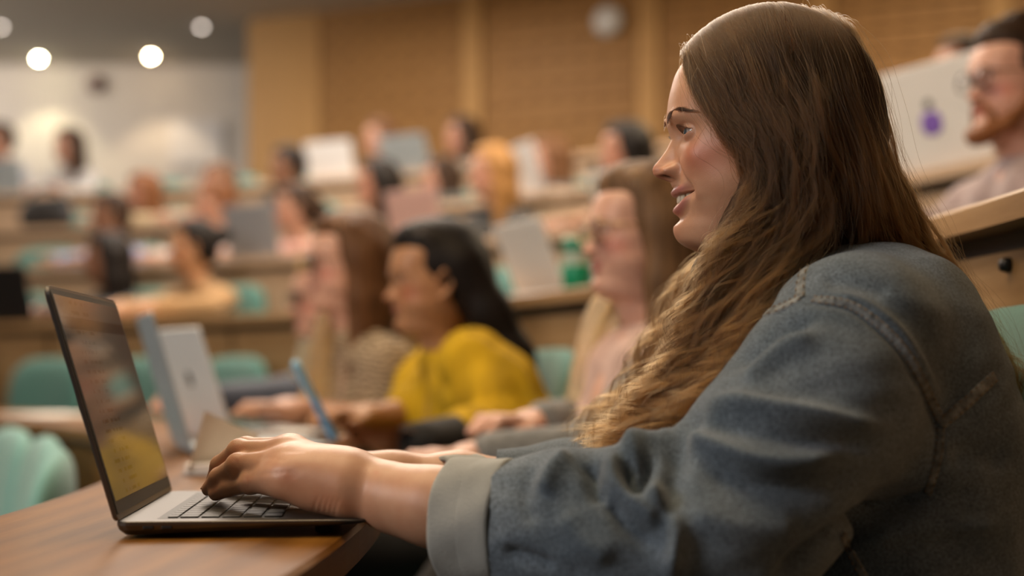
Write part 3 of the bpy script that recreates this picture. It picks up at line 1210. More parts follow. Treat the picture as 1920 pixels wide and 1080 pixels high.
def hair_mass(kind, h=.007):
    """solid hair in head space"""
    f = Field((-.30, -.17, -.50), (.13, .17, .20), h)
    if kind != 'bald':
        f.ell((-.022, 0, .030), (.097, .086, .099), .02)
        f.ell((.030, 0, .078), (.055, .060, .042), .02)
        f.ell((-.05, 0, -.02), (.062, .078, .07), .03)
    if kind in ('long', 'longer', 'shoulder'):
        ln = {'long': .30, 'longer': .38, 'shoulder': .17}[kind]
        for sd in (1, -1):
            f.chain([(.012, sd * .060, .065), (-.002, sd * .076, .0), (-.010, sd * .080, -.09), (-.014, sd * .082, -.10 - ln * .5), (-.012, sd * .074, -.10 - ln)], [.026, .024, .028, .026, .014], .02)
            f.chain([(-.03, sd * .060, .02), (-.05, sd * .062, -.10), (-.075, sd * .060, -.12 - ln * .6)], [.045, .040, .028], .03)
        f.chain([(-.07, 0, .02), (-.085, 0, -.10), (-.12, 0, -.14 - ln * .6)], [.050, .045, .03], .03)
    elif kind == 'backlong':
        for sd in (1, -1):
            f.chain([(-.05, sd * .055, .02), (-.10, sd * .065, -.08), (-.145, sd * .078, -.17), (-.168, sd * .082, -.27), (-.165, sd * .082, -.36)], [.045, .044, .040, .034, .018], .03)
        f.chain([(-.07, 0, .02), (-.11, 0, -.10), (-.145, 0, -.22), (-.15, 0, -.34)], [.050, .045, .04, .02], .03)
    elif kind == 'bun':
        f.ell((-.13, 0, .05), (.045, .045, .045), .015)
    elif kind == 'pony':
        f.chain([(-.11, 0, .04), (-.15, 0, -.02), (-.15, 0, -.16)], [.028, .03, .012], .015)
    elif kind == 'curly':
        rs = np.random.default_rng(5)
        for q in range(46):
            a, b = rs.uniform(-2.2, 2.2), rs.uniform(.1, 1.4)
            p = Vector((-.012 - .098 * math.cos(a) * math.cos(b) * -1 * -1, .088 * math.sin(a) * math.cos(b), .04 + .085 * math.sin(b)))
            f.ell(p, (.02, .02, .017), .008)
    return f.mesh(2)


HAIR_CACHE = {}


def get_hair(kind, h):
    key = (kind, h)
    if key not in HAIR_CACHE:
        HAIR_CACHE[key] = hair_mass(kind, h)
    return HAIR_CACHE[key]


HEAD_CACHE = {}


def get_head(ncol, dens, smile):
    key = (ncol, dens, smile)
    if key not in HEAD_CACHE:
        HEAD_CACHE[key] = head_mesh(ncol, dens, smile)
    return HEAD_CACHE[key]


def add_eyebrows(root, frame, col, seed=3, n=160):
    rs = np.random.default_rng(seed)
    out = []
    for sd in (1, -1):
        for q in range(n):
            t = rs.uniform(0, 1)
            yv = .012 + .038 * t
            zz = .0058 + .0078 * math.sin(min(t * 1.25, 1) * math.pi * .62) - .006 * max(0, t - .6) + rs.normal(0, .0019 * (1.15 - t))
            uu = .0945 * (1 - (yv / .0745) ** 2.3) ** (1 / 2.3) + .0012
            if t < .3:
                uu += .001
            dd = np.array([-.0035 * t - .001, sd * (.0035 + .002 * t), .0035 * (1 - 1.5 * t)])
            p0 = np.array([uu, sd * yv, zz])
            out.append([p0, p0 + dd * .6 + np.array([.0006, 0, 0]), p0 + dd * 1.3])
    pts = np.array(out)
    o = strands_obj('eyebrows', pts, .00016, .00006, hair_mat('brow_' + root.name, col, col), root)
    o.matrix_local = frame
    return o


def glasses(root, frame, rim, lens_mat, r=.0235, w=.0315):
    """wire spectacles with temples, in head space"""
    g = empty('glasses', (0, 0, 0), 0, root)
    g.matrix_local = frame
    V, Fc = [], []

    def put(path, rad):
        nonlocal V, Fc
        a, b = tube(path, rad, 8)
        k = len(V)
        V += a
        Fc += [tuple(i + k for i in f) for f in b]
    for sd in (1, -1):
        ring = [(.099 - .006 * (1 - math.cos(a)) * 0 - abs(math.cos(a)) * 0 + (-.004 if sd * math.cos(a) * sd > .5 else 0), sd * w + r * 1.08 * math.cos(a), -.005 + r * .86 * math.sin(a)) for a in np.linspace(0, 2 * math.pi, 29)]
        put(ring, .0018)
        put([(.095, sd * (w + r * 1.05), .004), (.05, sd * .077, .004), (-.01, sd * .079, .0), (-.022, sd * .078, -.015)], .0014)
    put([(.099, -.009, -.002), (.103, 0, .001), (.099, .009, -.002)], .0014)
    fr = mesh_obj('frame', V, Fc, rim, g)
    for sd in (1, -1):
        lv, lf = [(.1015, sd * w, -.005)], []
        for ri, rf in enumerate((.3, .55, .8, 1.0)):
            lv += [(.0978 + .0037 * (1 - rf * rf), sd * w + r * 1.05 * rf * math.cos(a), -.005 + r * .83 * rf * math.sin(a)) for a in np.linspace(0, 2 * math.pi, 28, endpoint=False)]
            for i in range(28):
                j = (i + 1) % 28
                lf.append((0, 1 + i, 1 + j) if ri == 0 else (1 + (ri - 1) * 28 + i, 1 + ri * 28 + i, 1 + ri * 28 + j, 1 + (ri - 1) * 28 + j))
        mesh_obj('lens', lv, lf, lens_mat, g)
    return g


def lens_material():
    m = bpy.data.materials.new('spectacle_glass')
    nt, N, L, b = nodes_of(m)
    tr = N.new('ShaderNodeBsdfTransparent')
    gl = N.new('ShaderNodeBsdfGlossy')
    gl.inputs['Roughness'].default_value = 0.02
    mx = N.new('ShaderNodeMixShader')
    fr = N.new('ShaderNodeFresnel')
    fr.inputs[0].default_value = 1.7
    L.new(fr.outputs[0], mx.inputs[0])
    L.new(tr.outputs[0], mx.inputs[1])
    L.new(gl.outputs[0], mx.inputs[2])
    L.new(mx.outputs[0], N['Material Output'].inputs[0])
    return m


LENS = lens_material()


def person(x, y, floor, yaw, eye, label, skin, hair, hair_kind, top, group=None, detail=0, smile=0.4, arms=None, tilt=(0, 0, 0),
           strand=None, ears=True, brow=None, lean=0.07, sleeve=1.0, cuff=None, sh=0.165, fat=1.0, hair_h=None, tx=0.0):
    """a seated person; detail 0 = far, 1 = middle distance"""
    root = empty('person', (x, y, floor), yaw)
    tag(root, label, 'person', group)
    h = .012 if detail == 0 else .008
    frame = Matrix.Translation((0, 0, eye)) @ Euler(tilt).to_matrix().to_4x4()
    Fm = np.array(frame)
    V, Q, tint = get_head(*((56, 2, smile) if detail == 0 else (180, 8, smile)))
    V = V @ Fm[:3, :3].T + Fm[:3, 3]
    parts = [(V, Q)]
    if ears:
        for sd in (1, -1):
            ev, eq = ear_field(sd)
            parts.append((ev @ Fm[:3, :3].T + Fm[:3, 3], eq))
    el = eye
    if arms is None:
        arms = {}
    A = {}
    for sd, key in ((1, 'L'), (-1, 'R')):
        A[sd] = [Vector(p) for p in arms.get(key, [(.08, sd * .185, .805), (.33, sd * .110, .803), (.48, sd * .08, .785)])]
    hip = Vector((-lean + tx, 0, .56))
    # hands and forearms
    hf = Field((-.3, -.45, .55), (.8, .45, max(1.15, el + .05)), .0045 if detail else .008)
    for sd in (1, -1):
        e_, w_, t_ = A[sd]
        hf.cone(e_, w_, .034, .025, .01)
        hand_into(hf, w_, t_, sd)
    parts.append(hf.mesh(1))
    # chest under the clothes
    cf = Field((-.4, -.3, .45), (.25, .3, el), h)
    cf.cone((-.03 + tx * .4, 0, el - .20), (-.06 + tx, 0, el - .30), .050, .075, .02)
    cf.cone((-.06 + tx, 0, el - .30), hip, .075, .085, .02)
    parts.append(cf.mesh(1))
    BV, BQ = join_np(parts)
    body = mesh_obj('body', BV, BQ, skin, root)
    set_tint(body.data, tint)
    # clothing
    tf = Field((-.45, -.5, .42), (.6, .5, el - .05), h)
    for sd in (1, -1):
        tf.cone((-.055 + tx * .8, sd * .055, el - .245), (-.065 + tx, sd * .07 * fat, el - .40), .080, .100 * fat, .03)
        tf.cone((-.065 + tx, sd * .07 * fat, el - .40), hip + Vector((0, sd * .07, 0)), .100 * fat, .104 * fat, .03)
        s_ = Vector((-.05 + tx * .8, sd * sh, el - .245))
        tf.cone((-.035, sd * .05, el - .205), s_, .055, .062, .03)
        e_, w_, t_ = A[sd]
        if sleeve > .7:
            tf.cone(s_, e_, .062, .054, .02)
            tf.cone(e_, e_.lerp(w_, min(sleeve, 1) * .92), .054, .038, .02)
        else:
            tf.cone(s_, s_.lerp(e_, max(.5, sleeve * 1.4)), .064, .066, .02)
    tf.ell((-.022, 0, el - .175), (.058, .064, .04), .015)
    tv, tq = tf.mesh(2)
    clothes = mesh_obj('top', tv, tq, top, root)
    if sleeve <= .7:
        pass
    # trousers on the seat
    gf = Field((-.35, -.3, 0), (.5, .3, .8), .016)
    for sd in (1, -1):
        gf.chain([hip + Vector((.02, sd * .08, -.02)), (.27 - lean + tx, sd * .10, .525), (.33 - lean + tx, sd * .10, .46), (.30 - lean + tx, sd * .10, .10)], [.088, .075, .065, .045], .03)
        gf.chain([(.29 - lean + tx, sd * .10, .045), (.42 - lean + tx, sd * .11, .036)], [.045, .035], .02)
    gv, gq = gf.mesh(1)
    mesh_obj('trousers', gv, gq, TROUSER, root)
    # hair
    hv, hq = get_hair(hair_kind, hair_h or (.009 if detail == 0 else .006))
    hm = mesh_obj('hair', hv @ Fm[:3, :3].T + Fm[:3, 3], hq, hair, root)
    add_face_parts(root, frame, 0, teeth=smile > .7, iris=(0.10, 0.07, 0.05))
    if detail and brow is not None:
        add_eyebrows(root, frame, brow)
    if strand is not None:
        for sd in (1, -1):
            G = strand['guides'][sd]
            inw = np.zeros_like(G)
            inw[..., 0], inw[..., 1] = -G[..., 0] * .6 - .02, -G[..., 1]
            inw /= np.maximum(np.linalg.norm(inw, axis=2, keepdims=True), 1e-6)
            M = G.shape[1]
            xx = np.linspace(0, 1, M)
            S = make_strands(G, strand.get('n', 1600), 5 + sd, .004 + .022 * np.clip(xx * 2, 0, 1), strand.get('wave', .004) * np.clip((xx - .3) * 2, 0, 1), .13, 60, .6, .0016, inw)
            so = strands_obj('hair_strands', S, .00055, .0003, strand['mat'], hm, LAST_SHADE)
            so.matrix_local = frame
    return root


# ------------------------------------------------------------------ laptops and desk things
def metal(name, col, rough=0.38, m_=0.85):
    return mat(name, col, rough, 0.04, 90, metal=m_)


SPACE_GREY = metal('space_grey_aluminium', (0.125, 0.118, 0.112), 0.36)
SILVER = metal('silver_aluminium', (0.62, 0.63, 0.65), 0.5, 0.1)
WHITE_LID = mat('white_shell', (0.80, 0.80, 0.80), 0.45, 0.03)
GREY_LID = mat('grey_shell', (0.30, 0.31, 0.34), 0.5, 0.04)
PINK_LID = mat('pink_shell', (0.62, 0.40, 0.37), 0.55, 0.04)
BLACK_LID = mat('black_shell', (0.010, 0.010, 0.012), 0.5, 0.1)
BLUE_GREY_LID = mat('blue_grey_shell', (0.36, 0.42, 0.46), 0.42, 0.04)
KEY_MAT = mat('key_black', (0.012, 0.012, 0.013), 0.42, 0.15)
RUBBER = mat('rubber', (0.01, 0.01, 0.01), 0.8, 0.1)


def screen_material(name, bright):
    """dark glossy display with a faint page of text lines"""
    m = bpy.data.materials.new(name)
    nt, N, L, b = nodes_of(m)
    tc = N.new('ShaderNodeTexCoord')
    sp = N.new('ShaderNodeSeparateXYZ')
    L.new(tc.outputs['Object'], sp.inputs[0])
    wv = N.new('ShaderNodeTexWave')
    wv.wave_type = 'BANDS'
    wv.bands_direction = 'Z'
    wv.inputs['Scale'].default_value = 34.0
    L.new(tc.outputs['Object'], wv.inputs['Vector'])
    nz = N.new('ShaderNodeTexNoise')
    mp = N.new('ShaderNodeMapping')
    mp.inputs['Scale'].default_value = (1, 26, 9)
    L.new(tc.outputs['Object'], mp.inputs[0])
    L.new(mp.outputs[0], nz.inputs['Vector'])
    nz.inputs['Scale'].default_value = 3.0

    def cmp(a, op, v):
        q = N.new('ShaderNodeMath')
        q.operation = op
        if hasattr(a, 'links'):
            L.new(a, q.inputs[0])
        else:
            q.inputs[0].default_value = a
        if hasattr(v, 'links'):
            L.new(v, q.inputs[1])
        else:
            q.inputs[1].default_value = v
        return q.outputs[0]
    lines = cmp(cmp(wv.outputs['Fac'], 'GREATER_THAN', 0.72), 'MULTIPLY', cmp(nz.outputs[0], 'GREATER_THAN', 0.5))
    col_l = cmp(cmp(sp.outputs[1], 'GREATER_THAN', -0.10), 'MULTIPLY', cmp(sp.outputs[1], 'LESS_THAN', -0.02))
    band = cmp(cmp(sp.outputs[2], 'GREATER_THAN', 0.155), 'MULTIPLY', cmp(sp.outputs[2], 'LESS_THAN', 0.166))
    fac = cmp(cmp(lines, 'MULTIPLY', col_l), 'MAXIMUM', band)
    inv = cmp(1.0, 'SUBTRACT', cmp(fac, 'MULTIPLY', 0.55))
    L.new(cmp(inv, 'MULTIPLY', bright), b.inputs['Emission Strength'])
    b.inputs['Emission Color'].default_value = (1.0, 0.82, 0.62, 1)
    b.inputs['Base Color'].default_value = (0.004, 0.004, 0.004, 1)
    b.inputs['Roughness'].default_value = 0.07
    b.inputs['Specular IOR Level'].default_value = 0.5
    b.inputs['Coat Weight'].default_value = 0.25
    b.inputs['Coat Roughness'].default_value = 0.02
    return m


SCREEN = screen_material('display', 0.036)
SCREEN_DARK = screen_material('display_dim', 0.02)


def wedge(d, w_, t_back, t_front, r=.012, z0=0.0):
    """thin base with rounded corners, tapering from the hinge (x = -d/2) to the front"""
    ring = []
    for cx_, cy_, a0 in ((d / 2 - r, w_ / 2 - r, 0), (-d / 2 + r, w_ / 2 - r, 90), (-d / 2 + r, -w_ / 2 + r, 180), (d / 2 - r, -w_ / 2 + r, 270)):
        for q in range(7):
            a = math.radians(a0 + 15 * q)
            ring.append((cx_ + r * math.cos(a), cy_ + r * math.sin(a)))
    n = len(ring)
    V, Fc = [], []
    top = z0 + t_back

    def lay(ins, zf):
        for x_, y_ in ring:
            k = 1 - ins / (d / 2), 1 - ins / (w_ / 2)
            V.append((x_ * k[0], y_ * k[1], zf(x_)))

    def bot(x_):
        return top - (t_back + (t_front - t_back) * (x_ + d / 2) / d)
    lay(.006, lambda x_: bot(x_))
    lay(.0015, lambda x_: bot(x_) + (top - bot(x_)) * .35)
    lay(.0, lambda x_: bot(x_) + (top - bot(x_)) * .7)
    lay(.0, lambda x_: top - .0006)
    lay(.0006, lambda x_: top)
    for j in range(4):
        for i in range(n):
            k = (i + 1) % n
            Fc.append((j * n + i, j * n + k, (j + 1) * n + k, (j + 1) * n + i))
    Fc.append(tuple(range(n - 1, -1, -1)))
    Fc.append(tuple(range(4 * n, 5 * n)))
    return V, Fc


def plate(h_, w_, t, r=.011):
    """upright plate in the y-z plane, bottom at z = 0, thickness along x from 0 to -t"""
    ring = []
    for cy_, cz_, a0 in ((w_ / 2 - r, h_ - r, 0), (-w_ / 2 + r, h_ - r, 90), (-w_ / 2 + r * .3, r * .3, 180), (w_ / 2 - r * .3, r * .3, 270)):
        rr = r if a0 < 180 else r * .3
        for q in range(7):
            a = math.radians(a0 + 15 * q)
            ring.append((cy_ + rr * math.cos(a), cz_ + rr * math.sin(a)))
    n = len(ring)
    V = [(0, a, b) for a, b in ring] + [(-t * .6, a, b) for a, b in ring] + [(-t, a * .985, (b - h_ / 2) * .985 + h_ / 2) for a, b in ring]
    Fc = [tuple(range(n))] + [tuple(range(3 * n - 1, 2 * n - 1, -1))]
    for j in range(2):
        for i in range(n):
            k = (i + 1) % n
            Fc.append((j * n + i, (j + 1) * n + i, (j + 1) * n + k, j * n + k))
    return V, Fc


def laptop(loc, yaw, label, shell, w_=.304, d=.215, ang=17.0, keys=False, scr=None, group='open laptops on the desks', emblem=None, flat_tilt=None):
    t = empty('laptop', loc, yaw)
    tag(t, label, 'laptop', group)
    t_back, t_front = (.0125, .0045) if keys else (.014, .010)
    lift = .0025
    V, Fc = wedge(d, w_, t_back, t_front, z0=lift)
    base = mesh_obj('base', V, Fc, shell, t, False)
    ztop = lift + t_back
    if keys:
        wl = mesh_obj('key_well', *wedge_plate(.100, w_ * .86, .0004), BLACK_LID, base, False)
        wl.location = (-d / 2 + .082, 0, ztop)
        unit = .0181
        rows = [(14, .55), (14, 1), (14, 1), (13, 1), (12, 1), (10, 1)]
        x = -d / 2 + .040
        kv, kf = rbox(.0160, .0163, .0016, .0012, 2)
        km = me_np('key', [tuple(v) for v in kv], kf, KEY_MAT, False)
        for ri, (cnt, hh) in enumerate(rows):
            wid = w_ * .85 / cnt
            for c in range(cnt):
                k = link('key', km, base)
                y = -w_ * .425 + wid * (c + .5)
                sx = hh * .98
                wide = wid / unit
                if ri == 5:
                    pass
                k.location = (x + unit * hh / 2, y, ztop + .0008)
                k.scale = (sx, (wid - .0022) / .0163, 1)
            x += unit * hh
        pad = mesh_obj('trackpad', *wedge_plate(.070, .118, .0005), metal('pad_grey', (0.16, 0.155, 0.15), 0.3), base, False)
        pad.location = (d / 2 - .042, 0, ztop)
        for q in range(2):
            po = box_obj('port', (.0092, .0016, .0030), (-d / 2 + .028 + q * .0155, -w_ / 2 + .0004, ztop - .0055), BLACK_LID, base, r=.0012)
    else:
        wl = mesh_obj('keyboard', *wedge_plate(.100, w_ * .86, .0012), KEY_MAT, base, False)
        wl.location = (-d / 2 + .075, 0, ztop)
    for sx in (-1, 1):
        for sy in (-1, 1):
            ft = lathe_obj('foot', [(.008, lift + .006), (.008, .001), (.006, 0)], RUBBER, base, (sx * (d / 2 - .040), sy * (w_ / 2 - .040), 0), n=12)
    V, Fc = plate(d - .006, w_, .0045)
    lid = mesh_obj('lid', V, Fc, shell, t, False)
    lid.location = (-d / 2 + .003, 0, ztop + .001)
    lid.rotation_euler = (0, -math.radians(ang), 0)
    V, Fc = plate(d - .014, w_ - .006, .0006, .007)
    bz = mesh_obj('bezel', V, Fc, BLACK_LID, lid, False)
    bz.location = (.0007, 0, .005)
    V, Fc = plate(d - .030, w_ - .014, .0002, .002)
    sc_ = mesh_obj('screen', V, Fc, scr or SCREEN_DARK, lid, False)
    sc_.location = (.0011, 0, .016)
    if emblem is not None:
        V, Fc = lathe([(.0001, .0012), (.016, .001), (.017, 0)], 20)
        e = mesh_obj('emblem', V, Fc, emblem, lid)
        e.location = (-.0046, 0, d * .5)
        e.rotation_euler = (0, -math.pi / 2, 0)
    return t


def wedge_plate(d, w_, t, r=.003):
    V, Fc = rbox(d, w_, t, min(r, t * .45), 1)
    return [tuple(v) for v in V], Fc


def desk_at(row, px, r_off=.16):
    R = DESK_R[row] + r_off
    x, y, th = on_ring(px, R)
    return (x, y, DESK_Z[row]), th


# ------------------------------------------------------------------ the woman at the laptop
HC = P(1435, 245, 1.37)
her = empty('person', (0.42, 1.38, 0.0))
tag(her, 'smiling woman in a blue denim jacket with long wavy brown hair typing on a laptop', 'person')
TOL = Matrix.Translation(-Vector((0.42, 1.38, 0.0)))
HEADF = TOL @ Matrix.Translation(HC) @ Matrix.Rotation(math.pi, 4, 'Z')
HW = np.array(Matrix.Translation(HC) @ Matrix.Rotation(math.pi, 4, 'Z'))
SKIN_MAIN = skin_mat('skin_main', (0.56, 0.320, 0.200), (0.47, 0.185, 0.150), 0.15, 0.40)

hv, hq, htint = head_mesh(340, 15, 1.0, eye_open=0.84)
hv = hv @ HW[:3, :3].T + HW[:3, 3]


def PX(l):
    return [P(*q) for q in l]


# hands and forearms
hf = Field((-.32, 1.10, .70), (.30, 1.62, 1.02), .0020)
# near (left) hand
hf.chain(PX([(672, 911, 1.262), (745, 936, 1.243), (815, 950, 1.225), (1000, 990, 1.185)]), [.0255, .0270, .0315, .038], .02)
kn = PX([(548, 897, 1.263), (543, 870, 1.278), (540, 853, 1.300), (545, 848, 1.322)])
fing = [
    [(548, 897, 1.243), (470, 905, 1.238), (432, 913, 1.237), (404, 926, 1.237)],
    [(543, 870, 1.258), (447, 872, 1.252), (411, 895, 1.250), (391, 917, 1.249)],
    [(540, 853, 1.280), (449, 846, 1.276), (413, 872, 1.273), (397, 910, 1.271)],
    [(545, 848, 1.302), (462, 841, 1.303), (424, 866, 1.300), (408, 908, 1.298)]]
frad = [[.0135, .0092, .0082, .0064], [.0140, .0098, .0085, .0066], [.0145, .0100, .0086, .0068], [.0145, .0100, .0086, .0068]]
fing = [[(x_, y_, Y_ + dY) for (x_, y_, Y_), dY in zip(f_, (.02, .055, .080, .095))] for f_ in fing]
frad = [[r_ * k_ for r_, k_ in zip(f_, (1.02, 1.05, 1.06, 1.07))] for f_ in frad]
for q in range(4):
    f_ = PX(fing[q])
    hf.chain(f_, frad[q], .0042)
    hf.cone(f_[1], f_[1], frad[q][1] * 1.06, frad[q][1] * 1.06, .004)
    base_ = P(*[(650, 915, 1.250), (650, 905, 1.258), (648, 898, 1.268), (648, 896, 1.280)][q])
    hf.cone(base_, f_[0], .0225, frad[q][0], .012)
hf.ell(P(600, 892, 1.266), (.048, .026, .021), .02)
hf.cone(P(655, 926, 1.252), P(590, 922, 1.262), .0180, .015, .016)
hf.chain(PX([(640, 905, 1.288), (575, 898, 1.332), (515, 900, 1.355), (470, 910, 1.365)]), [.018, .0145, .0115, .009], .010)
for q in kn:                                                         # knuckles
    hf.ell(q + Vector((.001, 0, .0075)), (.009, .008, .0055), .008)
# far (right) hand
hf.chain(PX([(655, 886, 1.465), (740, 897, 1.468), (860, 905, 1.468), (1000, 925, 1.49)]), [.0235, .0245, .029, .036], .02)
fing2 = [
    [(560, 856, 1.430), (478, 868, 1.436), (440, 896, 1.440)],
    [(555, 850, 1.410), (468, 856, 1.410), (425, 898, 1.412)],
    [(555, 855, 1.390), (470, 862, 1.386), (432, 905, 1.385)],
    [(565, 865, 1.370), (490, 880, 1.362), (455, 915, 1.360)]]
for q in range(4):
    f_ = PX([(x_, y_, Y_ + .05) for x_, y_, Y_ in fing2[q]])
    hf.chain(f_, [.0135, .0098, .0070], .005)
    hf.cone(P(640, 884, 1.472 - .008 * q), f_[0], .021, .0135, .012)
hf.chain(PX([(630, 888, 1.448), (560, 892, 1.425), (510, 896, 1.418)]), [.017, .0125, .0095], .010)
av_, aq_ = hf.mesh(2)
# creases at the outer edge of the near wrist, dimples between knuckles
NW = vnormals(av_, aq_)
pp = np.stack([960 + av_[:, 0] / av_[:, 1] * F, HOR - (av_[:, 2] - ZC) / av_[:, 1] * F], 1)
facing = np.clip(-NW[:, 1], 0, 1) * (av_[:, 1] < 1.41)
amp = np.zeros(len(av_))
for i_, x0 in enumerate((588, 599, 609, 619, 628)):
    d_, al_ = seg_dist(pp, [(x0 + 12, 925), (x0 + 3, 945), (x0 - 2, 968)])
    amp -= .0009 * np.exp(-(d_ / 2.6) ** 2) * np.sin(np.clip(al_, .05, 1) * math.pi * .75)
for pl_, dp, wd in (([(505, 848), (470, 850), (420, 868)], .0, 3), ([(545, 884), (500, 888), (440, 898)], .0006, 5), ([(530, 862), (480, 856)], .0005, 5),
                    ([(520, 890), (535, 897), (550, 892)], .0003, 7), ([(462, 898), (466, 912)], .0005, 3), ([(440, 862), (446, 872)], .0005, 3)):
    d_, al_ = seg_dist(pp, pl_)
    amp -= dp * np.exp(-(d_ / wd) ** 2)
av_ = av_ + NW * (amp * facing)[:, None]
atint = np.zeros((len(av_), 3))
for (x0, y0, r0, k0) in ((538, 893, 18, .35), (466, 898, 10, .5), (441, 858, 12, .5), (705, 886, 7, .5), (398, 920, 12, .5), (450, 838, 14, .45), (600, 945, 40, .2), (395, 905, 16, .4)):
    atint[:, 1] += k0 * np.exp(-((pp[:, 0] - x0) / r0) ** 2 - ((pp[:, 1] - y0) / (r0 * .7)) ** 2) * facing
atint = np.clip(atint, 0, 1)
# trunk under the jacket
cf = Field((.05, 1.05, .42), (.62, 1.72, 1.12), .012)
cf.cone(P(1500, 480, 1.375), P(1590, 590, 1.38), .052, .060, .03)
cf.cone(P(1590, 590, 1.38), P(1660, 1000, 1.38), .060, .085, .03)
cf.cone(P(1600, 650, 1.24), P(1330, 1030, 1.16), .045, .042, .03)
cf.cone(P(1330, 1030, 1.16), P(1000, 990, 1.185), .042, .036, .03)
cf.cone(P(1570, 640, 1.50), P(1200, 950, 1.53), .045, .042, .03)
cf.cone(P(1200, 950, 1.53), P(1000, 925, 1.49), .042, .036, .03)
cv_, cq_ = cf.mesh(1)
BV, BQ = join_np([(hv, hq), (av_, aq_), (cv_, cq_)])
body = mesh_obj('body', BV, BQ, SKIN_MAIN, her)
body.matrix_local = TOL
set_tint(body.data, np.concatenate([htint, atint]))
add_face_parts(her, HEADF, look=0.04, teeth=True, iris=(0.075, 0.10, 0.125))
add_eyebrows(her, HEADF, (0.030, 0.016, 0.010), n=800)
# eyelashes
ls = []
for sd in (1, -1):
    for q in range(46):
        a = -.0095 + .0205 * q / 45
        lr = .0136
        qa = min(abs(a - .0008) / .0118, 1)
        zz = .0034 * (1 - qa ** 2.2) + .0009 * a / .014
        rr = max(lr ** 2 - a * a - zz * zz, 1e-8)
        p0 = np.array([EYE[0] + math.sqrt(rr), sd * (EYE[1] + a), EYE[2] + zz])
        out = np.array([math.sqrt(rr) + .004, sd * a * 1.2, zz * .2])
        out /= np.linalg.norm(out)
        ln = .0065 + .002 * (a / .012)
        ls.append([p0, p0 + out * ln * .6 + np.array([0, 0, .0004]), p0 + out * ln + np.array([0, 0, .0028])])
lo_ = strands_obj('eyelashes', np.array(ls), .00030, .00008, hair_mat('lash', (0.012, 0.008, 0.006), (0.012, 0.008, 0.006)), her)
lo_.matrix_local = HEADF
# fingernails of the near hand
NAIL = mat('fingernail', (0.66, 0.42, 0.34), 0.25, 0.05)
for q in range(4):
    tip, pre = P(*fing[q][3]), P(*fing[q][2])
    dr = (tip - pre).normalized()
    V, Q = superpad(.0085, .011, .0018, 8, 6, .8, .0012)
    nl = mesh_obj('fingernail', V, Q, NAIL, her)
    side = Vector((0, -1, 0))
    upv = dr.cross(side).normalized()
    if upv.z < 0:
        upv = -upv
    side = dr.cross(upv)
    R3 = Matrix((upv, side, dr)).transposed().to_4x4()
    nl.matrix_local = TOL @ Matrix.Translation(tip + upv * frad[q][3] * .82 + dr * .001) @ R3

# ---- denim jacket
DENIM = bpy.data.materials.new('denim')
nt, N, L, b = nodes_of(DENIM)
tc = N.new('ShaderNodeTexCoord')
n1 = N.new('ShaderNodeTexNoise')
n1.inputs['Scale'].default_value = 9
n1.inputs['Detail'].default_value = 7
n1.inputs['Roughness'].default_value = 0.65
L.new(tc.outputs['Object'], n1.inputs['Vector'])
r1 = N.new('ShaderNodeValToRGB')
r1.color_ramp.elements[0].position = 0.32
r1.color_ramp.elements[1].position = 0.72
r1.color_ramp.elements[0].color = (0.066, 0.092, 0.120, 1)
r1.color_ramp.elements[1].color = (0.165, 0.205, 0.245, 1)
L.new(n1.outputs[0], r1.inputs[0])
n2 = N.new('ShaderNodeTexNoise')
n2.inputs['Scale'].default_value = 460
n2.inputs['Detail'].default_value = 3
L.new(tc.outputs['Object'], n2.inputs['Vector'])
mr = N.new('ShaderNodeMapRange')
mr.inputs[1].default_value = .3
mr.inputs[2].default_value = .7
mr.inputs[3].default_value = .55
mr.inputs[4].default_value = 1.45
L.new(n2.outputs[0], mr.inputs[0])
hs = N.new('ShaderNodeMix')
hs.data_type = 'RGBA'
hs.blend_type = 'MULTIPLY'
hs.inputs[0].default_value = 1.0
L.new(r1.outputs[0], hs.inputs[6])
L.new(mr.outputs[0], hs.inputs[7])
L.new(hs.outputs[2], b.inputs['Base Color'])
b.inputs['Roughness'].default_value = 0.88
b.inputs['Specular IOR Level'].default_value = 0.2
b.inputs['Sheen Weight'].default_value = 0.15
wv = N.new('ShaderNodeTexWave')
wv.bands_direction = 'DIAGONAL'
wv.inputs['Scale'].default_value = 420
L.new(tc.outputs['Object'], wv.inputs['Vector'])
ad = N.new('ShaderNodeMath')
ad.operation = 'ADD'
L.new(wv.outputs['Fac'], ad.inputs[0])
L.new(n2.outputs[0], ad.inputs[1])
bp = N.new('ShaderNodeBump')
bp.inputs['Strength'].default_value = 0.25
bp.inputs['Distance'].default_value = 0.0008
L.new(ad.outputs[0], bp.inputs['Height'])
L.new(bp.outputs[0], b.inputs['Normal'])
DENIM_IN = cloth('denim_reverse', (0.33, 0.345, 0.33), 0.14, 25, bump=0.4, bscale=700)
THREAD = mat('ochre_thread', (0.20, 0.125, 0.055), 0.8, 0.15, 300)
SEAM = mat('worn_denim_seam', (0.17, 0.185, 0.19), 0.9, 0.55, 140, bump=0.4, bscale=600)

